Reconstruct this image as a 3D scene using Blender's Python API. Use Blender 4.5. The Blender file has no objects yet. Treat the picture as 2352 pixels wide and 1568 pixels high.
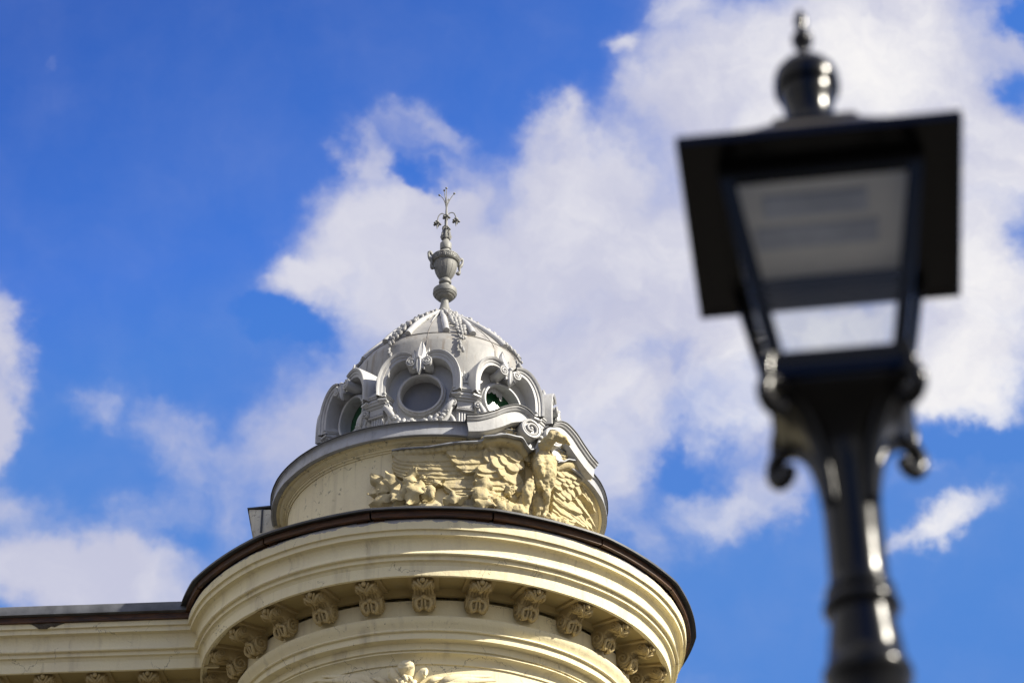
import bpy, bmesh, math, random
import numpy as np
from mathutils import Vector, Matrix, noise as mnoise
random.seed(7)
rad = math.radians
scene = bpy.context.scene
COL = scene.collection

# ------------------------------------------------------------------ camera
PITCH = 34.0
CAM = Vector((0, 0, 1.6))
cd = bpy.data.cameras.new('camera')
cam = bpy.data.objects.new('camera', cd)
COL.objects.link(cam)
cam.location = CAM
cam.rotation_euler = (rad(90 + PITCH), 0, 0)
cd.sensor_width = 36
cd.lens = 85
cd.clip_end = 6000
cd.dof.use_dof = True
cd.dof.focus_distance = 30.0
cd.dof.aperture_fstop = 2.7
cd.dof.aperture_blades = 0
scene.camera = cam

# ------------------------------------------------------------------ sun, exposure
SUN_AZ, SUN_EL = 70.0, 35.0      # azimuth measured from the street side (-Y) towards +X
S = Vector((math.cos(rad(SUN_EL)) * math.sin(rad(SUN_AZ)), -math.cos(rad(SUN_EL)) * math.cos(rad(SUN_AZ)), math.sin(rad(SUN_EL))))
sl = bpy.data.lights.new('sun', 'SUN')
sl.energy = 5.0
sl.angle = rad(0.5)
sl.color = (1.0, 0.93, 0.80)
sun = bpy.data.objects.new('sun', sl)
COL.objects.link(sun)
sun.rotation_euler = S.to_track_quat('Z', 'Y').to_euler()
sun.location = (40, -10, 60)

vs = scene.view_settings
vs.view_transform = 'Standard'
vs.look = 'None'
vs.exposure = 1.05
vs.gamma = 1.0
scene.cycles.max_bounces = 8
scene.cycles.transparent_max_bounces = 12
scene.cycles.sample_clamp_indirect = 6
scene.cycles.use_denoising = True

# ------------------------------------------------------------------ node helper
class NT:
    def __init__(self, tree):
        self.t = tree
        self.n = tree.nodes
        self.l = tree.links
    def new(self, typ, **kw):
        nd = self.n.new(typ)
        for k, v in kw.items():
            setattr(nd, k, v)
        return nd
    def put(self, sock, val):
        if val is None:
            return
        if hasattr(val, 'is_output'):
            self.l.new(val, sock)
        else:
            sock.default_value = val
    def math(self, op, a, b=None, c=None, clamp=False):
        nd = self.new('ShaderNodeMath', operation=op)
        nd.use_clamp = clamp
        self.put(nd.inputs[0], a); self.put(nd.inputs[1], b)
        if c is not None:
            self.put(nd.inputs[2], c)
        return nd.outputs[0]
    def vmath(self, op, a, b=None):
        nd = self.new('ShaderNodeVectorMath', operation=op)
        self.put(nd.inputs[0], a)
        if b is not None:
            self.put(nd.inputs[1], b)
        return nd.outputs['Value'] if op in ('DOT_PRODUCT', 'LENGTH', 'DISTANCE') else nd.outputs['Vector']
    def mix(self, fac, a, b, typ='MIX'):
        nd = self.new('ShaderNodeMix', data_type='RGBA', blend_type=typ)
        self.put(nd.inputs[0], fac)
        self.put(nd.inputs[6], a); self.put(nd.inputs[7], b)
        return nd.outputs[2]
    def noise(self, vec, scale, detail=4, rough=0.55, dist=0.0, out=0):
        nd = self.new('ShaderNodeTexNoise')
        self.put(nd.inputs['Vector'], vec)
        nd.inputs['Scale'].default_value = scale
        nd.inputs['Detail'].default_value = detail
        nd.inputs['Roughness'].default_value = rough
        nd.inputs['Distortion'].default_value = dist
        return nd.outputs[out]
    def ramp(self, v, lo, hi, a=0.0, b=1.0, smooth=True):
        nd = self.new('ShaderNodeMapRange')
        nd.interpolation_type = 'SMOOTHSTEP' if smooth else 'LINEAR'
        self.put(nd.inputs[0], v)
        for i, x in ((1, lo), (2, hi), (3, a), (4, b)):
            nd.inputs[i].default_value = x
        return nd.outputs[0]
    def mapping(self, vec, loc=(0, 0, 0), rot=(0, 0, 0), scale=(1, 1, 1), typ='POINT'):
        nd = self.new('ShaderNodeMapping', vector_type=typ)
        self.put(nd.inputs['Vector'], vec)
        nd.inputs['Location'].default_value = loc
        nd.inputs['Rotation'].default_value = rot
        nd.inputs['Scale'].default_value = scale
        return nd.outputs[0]

# ------------------------------------------------------------------ sky
world = bpy.data.worlds.new('World')
scene.world = world
world.use_nodes = True
W = NT(world.node_tree)
W.n.clear()
SKY_STRENGTH = 0.075
sky = W.new('ShaderNodeTexSky', sky_type='NISHITA')
sky.sun_disc = False
sky.sun_elevation = rad(SUN_EL)
sky.sun_rotation = math.atan2(S.x, S.y)
sky.altitude = 100
sky.air_density = 1.0
sky.dust_density = 0.0
sky.ozone_density = 6.0
tc = W.new('ShaderNodeTexCoord')
dirv = W.vmath('NORMALIZE', tc.outputs['Generated'])
# the patch of sky above the corner, flattened onto its tangent plane (centre: north, 34 degrees up)
ax_f = Vector((0, math.cos(rad(PITCH)), math.sin(rad(PITCH))))
ax_r = Vector((1, 0, 0))
ax_u = Vector((0, -math.sin(rad(PITCH)), math.cos(rad(PITCH))))
df = W.math('MAXIMUM', W.vmath('DOT_PRODUCT', dirv, tuple(ax_f)), 0.05)
uu = W.math('DIVIDE', W.vmath('DOT_PRODUCT', dirv, tuple(ax_r)), df)
vv = W.math('DIVIDE', W.vmath('DOT_PRODUCT', dirv, tuple(ax_u)), df)
comb = W.new('ShaderNodeCombineXYZ')
W.put(comb.inputs[0], uu); W.put(comb.inputs[1], vv)
uv = comb.outputs[0]
# wind-torn warp of the cloud outlines
w1 = W.noise(uv, 9.0, 5, 0.6, out=1)
w2 = W.noise(uv, 38.0, 5, 0.65, out=1)
warp = W.vmath('ADD', W.vmath('MULTIPLY', W.vmath('SUBTRACT', w1, (0.5, 0.5, 0.5)), (0.075, 0.075, 0.0)),
               W.vmath('MULTIPLY', W.vmath('SUBTRACT', w2, (0.5, 0.5, 0.5)), (0.022, 0.022, 0.0)))
uvw = W.vmath('ADD', uv, warp)
def K(px, py):      # reading of the sky patch -> tangent-plane units
    return ((px - 1176) / 5553.3, (784 - py) / 5553.3)
#          centre        half axes   turn  weight
CLOUDS = [
    (1960, 150, 470, 300, 0, 1.4), (2230, 330, 320, 340, 0, 1.15), (1620, 230, 250, 190, 35, 1.25), (1780, 480, 420, 330, 0, 1.35), (1460, 110, 75, 50, 10, 0.9),
    (1340, 430, 260, 160, 25, 1.35), (1400, 580, 460, 270, 0, 1.35), (930, 500, 250, 140, 28, 1.3), (1030, 600, 360, 150, 10, 1.3), (1300, 310, 105, 75, 20, 1.1),
    (752, 605, 122, 85, 10, 1.2), (850, 400, 75, 105, 20, 0.95), (1000, 305, 140, 50, -22, 0.72), (1060, 690, 320, 150, 0, 1.25), (910, 310, 130, 70, 20, 0.55),
    (1180, 800, 380, 290, 0, 1.05), (1430, 800, 340, 300, 0, 1.1), (1390, 1030, 230, 270, -10, 0.9), (1450, 1190, 120, 190, 15, 0.62),
    (1700, 740, 330, 260, 0, 1.1), (1720, 950, 260, 190, 20, 0.85), (2230, 640, 250, 260, 0, 1.3), (2230, 860, 230, 190, 15, 1.3),
    (1720, 1150, 270, 85, 25, 0.8), (2170, 1215, 150, 58, 22, 0.82), (2150, 1080, 100, 45, 10, 0.5), (1910, 1310, 90, 35, 50, 0.35), (1930, 770, 230, 110, 0, 1.4),
    (800, 850, 280, 140, 30, 0.78), (640, 1000, 320, 140, 30, 0.82), (440, 985, 230, 75, -20, 0.70), (195, 915, 85, 90, 0, 0.66),
    (560, 1110, 210, 130, 0, 0.66), (-15, 810, 85, 140, 0, 1.2), (-45, 990, 75, 170, 0, 1.2), (40, 1200, 150, 90, -10, 0.7), (420, 1010, 200, 110, -15, 0.66),
    (150, 1340, 380, 125, 5, 1.35), (390, 1310, 190, 80, 0, 0.6), (110, 135, 30, 18, 30, 0.30), (330, 1180, 230, 85, 25, 0.6),
    (1570, 50, 70, 80, 20, 0.75), (2330, 740, 110, 240, 0, 0.9), (1000, 1700, 900, 180, 0, 0.7), (2700, 800, 300, 700, 0, 0.9), (-500, 1200, 500, 500, 0, 0.9),
    (1530, 840, 95, 65, 15, -0.5), (2335, 190, 80, 55, 30, -0.6), (2345, 15, 80, 45, 0, -0.6), (690, 730, 100, 45, 0, -0.4), (1600, 1060, 110, 65, 25, -0.45),
    (2345, 585, 75, 60, 0, -0.55), (2200, 1040, 150, 50, -10, -0.4), (960, 395, 75, 28, -10, -0.6), (1340, 1290, 120, 60, 0, -0.3),
]
dens = None
for cx, cy, a, b, rot, wgt in CLOUDS:
    x, y = K(cx, cy)
    m = W.mapping(uvw, (x, y, 0), (0, 0, rad(rot)), (a / 5553.3, b / 5553.3, 1), 'TEXTURE')
    ln = W.vmath('LENGTH', m)
    g = W.ramp(ln, 0.05, 1.55, wgt, 0.0)
    dens = g if dens is None else (W.math('ADD', dens, g) if wgt < 0 else W.math('SMOOTH_MAX', dens, g, 0.35))
dens = W.math('MINIMUM', dens, 1.25)
fb = W.noise(W.vmath('ADD', uv, W.vmath('MULTIPLY', warp, (0.6, 0.6, 0))), 22.0, 9, 0.56)
fb2 = W.noise(uvw, 7.0, 6, 0.6)
amp = W.math('MULTIPLY', W.ramp(dens, 0.16, 0.50, 0, 1.35), W.ramp(dens, 0.6, 1.15, 1.0, 0.5))
d2 = W.math('ADD', dens, W.math('MULTIPLY', W.math('SUBTRACT', fb, 0.5), amp))
cover = W.math('MULTIPLY', W.ramp(d2, 0.17, 1.10), 0.98)
# behind the viewer: unseen white clouds added as neutral fill light for the shaded sides
fbk = W.noise(dirv, 2.2, 8, 0.55)
gap = W.ramp(W.vmath('DOT_PRODUCT', dirv, (0.0, -0.82, 0.57)), 0.885, 0.965, 1.0, 0.0)  # clear opening shaped so the black lamp reflects dark sky
back = W.math('MULTIPLY', W.math('MULTIPLY', gap, W.ramp(fbk, 0.37, 0.52)), W.ramp(W.vmath('DOT_PRODUCT', dirv, tuple(ax_f)), 0.88, 0.80))
cover = W.math('MAXIMUM', W.math('MULTIPLY', cover, W.ramp(W.vmath('DOT_PRODUCT', dirv, tuple(ax_f)), 0.80, 0.88)), back)
fb3 = W.noise(W.vmath('ADD', uvw, (0.012, 0.02, 0)), 15.0, 6, 0.6)
shade = W.ramp(W.math('ADD', W.math('MULTIPLY', dens, 0.55), W.math('ADD', W.math('MULTIPLY', W.math('SUBTRACT', fb2, 0.5), 2.4), W.math('MULTIPLY', W.math('SUBTRACT', fb3, 0.5), 1.9))), 0.12, 1.30)
sunny = W.ramp(uu, -0.10, 0.16)
bright = W.math('MULTIPLY', shade, W.math('ADD', W.math('MULTIPLY', sunny, 0.55), 0.45))
bright = W.math('MAXIMUM', bright, W.math('MULTIPLY', back, 0.85))
ccol = W.mix(bright, (0.56, 0.57, 0.715, 1), (0.97, 0.945, 0.925, 1))
bg_sky = W.new('ShaderNodeBackground')
# polarised blue: the clear sky a little deeper than the bare model
var = W.math('SUBTRACT', W.math('MULTIPLY', uu, 0.4), vv)
tcol = W.mix(W.ramp(var, -0.21, -0.05, smooth=False), (0.38, 0.70, 1.36, 1), (0.68, 1.09, 1.77, 1))
tcol = W.mix(W.ramp(var, -0.05, 0.19, smooth=False), tcol, (1.0, 1.10, 1.80, 1))
tint = W.mix(1.0, sky.outputs[0], tcol, 'MULTIPLY')
# thick haze low down and round the sun is held back, as through a polariser
tint = W.vmath('MINIMUM', tint, (0.55, 1.6, 4.4))
W.put(bg_sky.inputs[0], tint)
bg_sky.inputs[1].default_value = SKY_STRENGTH
bg_c = W.new('ShaderNodeBackground')
W.put(bg_c.inputs[0], ccol)
bg_c.inputs[1].default_value = 0.49
mx = W.new('ShaderNodeMixShader')
W.put(mx.inputs[0], cover)
W.l.new(bg_sky.outputs[0], mx.inputs[1]); W.l.new(bg_c.outputs[0], mx.inputs[2])
wo = W.new('ShaderNodeOutputWorld')
W.l.new(mx.outputs[0], wo.inputs[0])

# ------------------------------------------------------------------ materials
def mat(name):
    m = bpy.data.materials.new(name)
    m.use_nodes = True
    t = NT(m.node_tree)
    p = m.node_tree.nodes['Principled BSDF']
    return m, t, p
def bump(t, p, h, strength, dist):
    b = t.new('ShaderNodeBump')
    b.inputs['Strength'].default_value = strength
    b.inputs['Distance'].default_value = dist
    t.put(b.inputs['Height'], h)
    t.l.new(b.outputs[0], p.inputs['Normal'])

def plaster(name, c1, c2, specks=True, chip=None, worn=0.0, bumpy=1.0):
    m, t, p = mat(name)
    tcn = t.new('ShaderNodeTexCoord')
    o = tcn.outputs['Object']
    big = t.ramp(t.noise(o, 1.3, 5, 0.6), 0.35, 0.7)
    col = t.mix(big, c1, c2)
    streak = t.noise(t.mapping(o, scale=(5, 5, 0.45)), 1.0, 5, 0.6)
    col = t.mix(t.ramp(streak, 0.52, 0.76, 0, 0.5), col, (0.40, 0.34, 0.23, 1))
    drip = t.noise(t.mapping(o, loc=(2, 7, 3), scale=(13, 13, 0.7)), 1.0, 4, 0.6)
    col = t.mix(t.ramp(drip, 0.60, 0.74, 0, 0.38), col, (0.30, 0.25, 0.165, 1))
    if specks:
        sp = t.noise(o, 34, 3, 0.5)
        zone = t.ramp(t.noise(o, 1.1, 3, 0.5), 0.5, 0.62)
        col = t.mix(t.math('MULTIPLY', t.ramp(sp, 0.70, 0.74), t.math('ADD', t.math('MULTIPLY', zone, 0.75), 0.1)), col, (0.10, 0.085, 0.07, 1))
        cr = t.new('ShaderNodeTexVoronoi', feature='DISTANCE_TO_EDGE')
        t.put(cr.inputs['Vector'], t.vmath('ADD', o, t.vmath('MULTIPLY', t.noise(o, 5, 4, 0.6, out=1), (0.35, 0.35, 0.35))))
        cr.inputs['Scale'].default_value = 1.6
        crk = t.math('MULTIPLY', t.ramp(cr.outputs['Distance'], 0.002, 0.007, 1, 0), t.ramp(t.noise(o, 1.7, 2, 0.5), 0.50, 0.58, 0, 0.75))
        col = t.mix(crk, col, (0.14, 0.115, 0.085, 1))
    if worn:
        wr = t.ramp(t.noise(o, 6, 6, 0.7), 0.60, 0.72, 0, worn)
        col = t.mix(wr, col, (0.40, 0.345, 0.245, 1))
        gr = t.math('MULTIPLY', t.ramp(t.noise(o, 12, 6, 0.72), 0.57, 0.64, 0, worn), t.ramp(t.noise(o, 1.9, 3, 0.5), 0.50, 0.60))
        col = t.mix(gr, col, (0.13, 0.115, 0.09, 1))
    if chip:
        sx = t.new('ShaderNodeSeparateXYZ'); t.put(sx.inputs[0], o)
        zz = t.math('SUBTRACT', sx.outputs[2], chip[0])
        edge = t.math('ADD', t.math('MULTIPLY', zz, 1.0 / chip[1]), t.math('MULTIPLY', t.math('SUBTRACT', t.noise(o, 4.5, 6, 0.65), 0.5), 3.4))
        col = t.mix(t.ramp(edge, 0.80, 0.86), col, (0.30, 0.295, 0.30, 1))
    t.put(p.inputs['Base Color'], col)
    p.inputs['Roughness'].default_value = 0.8
    p.inputs['Specular IOR Level'].default_value = 0.25
    h = t.math('ADD', t.math('MULTIPLY', t.noise(o, 7, 4, 0.55), 1.0), t.math('MULTIPLY', t.noise(o, 55, 4, 0.6), 0.22))
    bump(t, p, h, 0.5 * bumpy, 0.022)
    return m

CREAM = plaster('cream_paint', (0.735, 0.655, 0.415, 1), (0.69, 0.61, 0.40, 1), chip=(15.225, 0.05))
CREAM2 = plaster('cream_paint_drum', (0.73, 0.645, 0.41, 1), (0.69, 0.60, 0.39, 1), worn=0.7)
OCHRE = plaster('ochre_stone_paint', (0.45, 0.375, 0.205, 1), (0.38, 0.32, 0.19, 1), specks=True, worn=0.8, bumpy=1.8)
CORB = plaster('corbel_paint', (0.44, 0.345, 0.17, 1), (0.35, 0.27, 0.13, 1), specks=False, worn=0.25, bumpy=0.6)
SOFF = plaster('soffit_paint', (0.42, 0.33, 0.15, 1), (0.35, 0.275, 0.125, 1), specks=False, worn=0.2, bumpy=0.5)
ADOBE = plaster('cream_paint_block', (0.66, 0.61, 0.47, 1), (0.58, 0.54, 0.44, 1), worn=0.95)

def grey_paint(name, c1, c2, rust=0.5, rough=0.5, dark=0.0):
    m, t, p = mat(name)
    tcn = t.new('ShaderNodeTexCoord')
    o = tcn.outputs['Object']
    col = t.mix(t.ramp(t.noise(o, 2.3, 6, 0.62), 0.36, 0.66), c1, c2)
    st = t.noise(t.mapping(o, scale=(9, 9, 0.8)), 1.0, 5, 0.65)
    col = t.mix(t.ramp(st, 0.53, 0.72, 0, rust), col, (0.14, 0.105, 0.07, 1))
    st2 = t.noise(t.mapping(o, loc=(3, 5, 1), scale=(4.5, 4.5, 0.9)), 1.0, 6, 0.7)
    col = t.mix(t.ramp(st2, 0.54, 0.70, 0, 0.6), col, (0.13, 0.13, 0.138, 1))
    pt = t.noise(o, 6.5, 6, 0.72)
    col = t.mix(t.ramp(pt, 0.655, 0.69, 0, dark), col, (0.06, 0.05, 0.045, 1))
    t.put(p.inputs['Base Color'], col)
    p.inputs['Roughness'].default_value = rough
    p.inputs['Specular IOR Level'].default_value = 0.35
    h = t.math('ADD', t.noise(o, 5, 3, 0.5), t.math('MULTIPLY', t.noise(o, 40, 3, 0.5), 0.08))
    bump(t, p, h, 0.35, 0.02)
    return m
DOMEG = grey_paint('grey_dome_paint', (0.31, 0.30, 0.28, 1), (0.22, 0.217, 0.21, 1), 0.75, 0.5)
ORNG = grey_paint('grey_ornament_paint', (0.40, 0.40, 0.395, 1), (0.335, 0.335, 0.335, 1), 0.4, 0.48)
GARL = grey_paint('grey_garland_paint', (0.29, 0.29, 0.285, 1), (0.22, 0.22, 0.22, 1), 0.5, 0.5)
RIMG = grey_paint('grey_rim_paint', (0.33, 0.335, 0.345, 1), (0.26, 0.265, 0.275, 1), 0.35, 0.5, 0.9)
STONEG = grey_paint('grey_finial_paint', (0.22, 0.22, 0.205, 1), (0.165, 0.165, 0.155, 1), 0.4, 0.55)

def simple(name, c, rough=0.6, metal=0.0, var=0.25, nscale=5.0, bmp=0.0, spec=0.5):
    m, t, p = mat(name)
    tcn = t.new('ShaderNodeTexCoord')
    o = tcn.outputs['Object']
    n = t.ramp(t.noise(o, nscale, 6, 0.62), 0.3, 0.7)
    a = tuple(x * (1 - var) for x in c[:3]) + (1,)
    b = tuple(min(1, x * (1 + var)) for x in c[:3]) + (1,)
    t.put(p.inputs['Base Color'], t.mix(n, a, b))
    p.inputs['Roughness'].default_value = rough
    p.inputs['Metallic'].default_value = metal
    p.inputs['Specular IOR Level'].default_value = spec
    if bmp:
        bump(t, p, t.noise(o, nscale * 4, 4, 0.6), bmp, 0.01)
    return m
SEAM = simple('dark_seam_paint', (0.16, 0.145, 0.13), 0.6, 0.0, 0.4, 9.0)  # darker brownish grey for the sheet joints
ZINC = simple('zinc_sheet', (0.045, 0.047, 0.052), 0.55, 0.0, 0.4, 3.0, 0.2)
GUTTER = simple('gutter_zinc', (0.085, 0.088, 0.095), 0.5, 0.0, 0.4, 3.0, 0.2)
LEAD = simple('lead_flashing', (0.24, 0.25, 0.27), 0.55, 0.0, 0.3, 6.0, 0.3)
DARKM = simple('dark_metal_edge', (0.05, 0.05, 0.052), 0.6, 0.0, 0.4, 6.0)
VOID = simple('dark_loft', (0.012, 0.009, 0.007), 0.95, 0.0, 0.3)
BUD = simple('dark_bronze_paint', (0.16, 0.16, 0.15), 0.5, 0.0, 0.4, 20.0)
IRON = simple('black_gloss_iron_paint', (0.0028, 0.003, 0.0038), 0.20, 0.0, 0.2, 12.0, 0.03, 0.22)
DUSTY = simple('dusty_black_roof_paint', (0.034, 0.030, 0.026), 0.42, 0.0, 0.35, 9.0, 0.1)
REFL = simple('white_lamp_lining', (0.85, 0.84, 0.82), 0.5, 0.0, 0.06, 6.0)
LEDM = simple('grey_lamp_board', (0.50, 0.53, 0.62), 0.5, 0.0, 0.15, 9.0)
BLIND = simple('grey_window_board', (0.15, 0.15, 0.155), 0.35, 0.0, 0.12, 3.0)
GROUND = simple('street_paving', (0.045, 0.041, 0.035), 0.85, 0.0, 0.25, 0.6, 0.3)

m, t, p = mat('brown_fascia_board')
o = t.new('ShaderNodeTexCoord').outputs['Object']
gr = t.noise(t.mapping(o, rot=(0, 0.25, 0), scale=(1.6, 1.6, 26)), 2.2, 6, 0.7, 0.5)
t.put(p.inputs['Base Color'], t.mix(t.ramp(gr, 0.35, 0.66), (0.020, 0.0075, 0.002, 1), (0.095, 0.036, 0.008, 1)))
p.inputs['Roughness'].default_value = 0.6
bump(t, p, gr, 0.5, 0.01)
WOOD = m

m, t, p = mat('dusty_green_glass')
o = t.new('ShaderNodeTexCoord').outputs['Object']
dn = t.ramp(t.noise(o, 7, 6, 0.7), 0.35, 0.7)
t.put(p.inputs['Base Color'], t.mix(dn, (0.008, 0.055, 0.02, 1), (0.016, 0.08, 0.034, 1)))
p.inputs['Roughness'].default_value = 0.25
GREEN = m
m, t, p = mat('sunlit_pane_paint')
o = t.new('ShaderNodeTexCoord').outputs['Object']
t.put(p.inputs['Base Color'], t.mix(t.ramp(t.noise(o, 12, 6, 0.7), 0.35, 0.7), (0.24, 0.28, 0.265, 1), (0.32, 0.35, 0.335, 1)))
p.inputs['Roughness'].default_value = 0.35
SUNLITG = m  # pale colour stands for sunlight on the dusty pane

m = bpy.data.materials.new('clear_lamp_glass')
m.use_nodes = True
t = NT(m.node_tree); t.n.clear()
tr = t.new('ShaderNodeBsdfTransparent'); tr.inputs[0].default_value = (0.93, 0.945, 0.95, 1)
gl = t.new('ShaderNodeBsdfGlossy'); gl.inputs['Roughness'].default_value = 0.03
lw = t.new('ShaderNodeLayerWeight'); lw.inputs[0].default_value = 0.5
frv = t.math('ADD', t.math('MULTIPLY', t.math('POWER', lw.outputs['Facing'], 5.0), 0.9), 0.045)
mxs = t.new('ShaderNodeMixShader')
t.l.new(frv, mxs.inputs[0]); t.l.new(tr.outputs[0], mxs.inputs[1]); t.l.new(gl.outputs[0], mxs.inputs[2])
ou = t.new('ShaderNodeOutputMaterial'); t.l.new(mxs.outputs[0], ou.inputs[0])
GLASS = m

# ------------------------------------------------------------------ mesh helper
def cr(pts, n):     # Catmull-Rom through points
    P = [np.array(p, float) for p in pts]
    P = [2 * P[0] - P[1]] + P + [2 * P[-1] - P[-2]]
    out = []
    seg = len(P) - 3
    for i in range(n + 1):
        x = i / n * seg
        k = min(int(x), seg - 1); u = x - k
        a, b, c, d = P[k:k + 4]
        out.append(0.5 * ((2 * b) + (c - a) * u + (2 * a - 5 * b + 4 * c - d) * u * u + (3 * b - a - 3 * c + d) * u ** 3))
    return out

class MB:
    def __init__(self, warp=None):
        self.v, self.f, self.warp = [], [], warp
    def add(self, vs, fs, M=None, warp=True):
        k = len(self.v)
        if M is not None:
            vs = [M @ Vector(v) for v in vs]
        if self.warp and warp:
            vs = [self.warp(*v) for v in vs]
        self.v += [tuple(v) for v in vs]
        self.f += [tuple(i + k for i in f) for f in fs]
    def grid(self, fn, nu, nv, cu=False, cv=False, M=None):
        vs, fs = [], []
        NU, NV = (nu if cu else nu + 1), (nv if cv else nv + 1)
        for i in range(NU):
            for j in range(NV):
                vs.append(fn(i / nu, j / nv))
        for i in range(nu):
            for j in range(nv):
                a, b = i * NV + j, ((i + 1) % NU) * NV + j
                c, d = ((i + 1) % NU) * NV + (j + 1) % NV, i * NV + (j + 1) % NV
                fs.append((a, b, c, d))
        self.add(vs, fs, M)
    def lathe(self, prof, a0=-180, a1=180, n=96, wob=0.0, M=None):
        full = abs(a1 - a0) >= 360
        def fn(u, v):
            k = v * (len(prof) - 1)
            r, z = prof[int(round(k))]
            a = rad(a0 + (a1 - a0) * u)
            x, y = math.sin(a), -math.cos(a)
            if wob:
                q = mnoise.noise(Vector((x * r * 2.2, y * r * 2.2, z * 1.5))) + 0.5 * mnoise.noise(Vector((x * r * 6, y * r * 6, z * 4)))
                r += wob * q; z += wob * 0.8 * mnoise.noise(Vector((x * r * 2.5 + 7, y * r * 2.5, z * 2)))
            return (x * r, y * r, z)
        self.grid(fn, n, len(prof) - 1, cu=full, M=M)
    def box(self, x0, x1, y0, y1, z0, z1, M=None, bev=0.0):
        if bev:
            b = bmesh.new(); bmesh.ops.create_cube(b, size=1)
            for v in b.verts:
                v.co = Vector(((x0 + x1) / 2 + v.co.x * (x1 - x0), (y0 + y1) / 2 + v.co.y * (y1 - y0), (z0 + z1) / 2 + v.co.z * (z1 - z0)))
            bmesh.ops.bevel(b, geom=b.edges[:], offset=bev, segments=2, affect='EDGES')
            b.verts.index_update()
            self.add([v.co.copy() for v in b.verts], [[v.index for v in f.verts] for f in b.faces], M); b.free(); return
        vs = [(x, y, z) for z in (z0, z1) for y in (y0, y1) for x in (x0, x1)]
        self.add(vs, [(0, 2, 3, 1), (4, 5, 7, 6), (0, 1, 5, 4), (1, 3, 7, 5), (3, 2, 6, 7), (2, 0, 4, 6)], M)
    def tube(self, pts, radii, n=10, M=None, cap=True, flat=1.0):
        pts = [Vector(p) for p in pts]
        if not hasattr(radii, '__len__'):
            radii = [radii] * len(pts)
        tang = []
        for i in range(len(pts)):
            d = pts[min(i + 1, len(pts) - 1)] - pts[max(i - 1, 0)]
            tang.append(d.normalized() if d.length > 1e-9 else Vector((0, 0, 1)))
        ref = Vector((0, 0, 1)) if abs(tang[0].z) < 0.9 else Vector((1, 0, 0))
        nrm = (ref - tang[0] * ref.dot(tang[0])).normalized()
        vs, fs = [], []
        for p, tg, r in zip(pts, tang, radii):
            nrm = (nrm - tg * nrm.dot(tg)).normalized()
            bi = tg.cross(nrm)
            for k in range(n):
                a = 2 * math.pi * k / n
                vs.append(p + nrm * (math.cos(a) * r) + bi * (math.sin(a) * r * flat))
        for i in range(len(pts) - 1):
            for k in range(n):
                fs.append((i * n + k, i * n + (k + 1) % n, (i + 1) * n + (k + 1) % n, (i + 1) * n + k))
        if cap:
            fs.append(tuple(range(n))[::-1]); fs.append(tuple(range((len(pts) - 1) * n, len(pts) * n)))
        self.add(vs, fs, M)
    def ball(self, c, r, M=None, n=10, m=7, rot=None, nz=0.0):
        if not hasattr(r, '__len__'):
            r = (r, r, r)
        R = rot or Matrix.Identity(3)
        c = Vector(c)
        def fn(u, v):
            a, b = 2 * math.pi * u, math.pi * (v - 0.5)
            d = Vector((math.cos(b) * math.cos(a), math.cos(b) * math.sin(a), math.sin(b)))
            k = 1 + (nz * mnoise.noise(d * 2.3 + c * 9) if nz else 0)
            return c + R @ Vector((d.x * r[0], d.y * r[1], d.z * r[2])) * k
        self.grid(fn, n, m, cu=True, M=M)
    def prism(self, outline, y0, y1, M=None):      # outline in x,z, extruded along y
        n = len(outline)
        vs = [(x, y0, z) for x, z in outline] + [(x, y1, z) for x, z in outline]
        fs = [tuple(range(n)), tuple(range(2 * n - 1, n - 1, -1))]
        fs += [(i, i + n, (i + 1) % n + n, (i + 1) % n) for i in range(n)]
        self.add(vs, fs, M)
    def build(self, name, material, parent=None, sharp=38, rotz=None, label=None):
        me = bpy.data.meshes.new(name)
        me.from_pydata(self.v, [], self.f)
        b = bmesh.new(); b.from_mesh(me)
        bmesh.ops.remove_doubles(b, verts=b.verts[:], dist=1e-5)
        bmesh.ops.recalc_face_normals(b, faces=b.faces[:])
        b.to_mesh(me); b.free()
        me.materials.append(material)
        for pl in me.polygons:
            pl.use_smooth = True
        if sharp:
            me.set_sharp_from_angle(angle=rad(sharp))
        ob = bpy.data.objects.new(name, me)
        COL.objects.link(ob)
        if parent:
            ob.parent = parent
        if rotz is not None:
            ob.rotation_euler = (0, 0, rad(rotz))
        if label:
            ob['label'] = label
        return ob
def empty(name, loc=(0, 0, 0), label=None, cat=None, parent=None, rotz=0):
    o = bpy.data.objects.new(name, None)
    COL.objects.link(o)
    o.location = loc
    o.rotation_euler = (0, 0, rad(rotz))
    o.empty_display_size = 0.3
    if label: o['label'] = label
    if cat: o['category'] = cat
    if parent: o.parent = parent
    return o
def copy_tree(o, parent, rotz=None):
    c = o.copy(); COL.objects.link(c); c.parent = parent
    if rotz is not None:
        c.rotation_euler = (0, 0, rad(rotz))
    for ch in list(o.children):
        copy_tree(ch, c)
    return c

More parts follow.
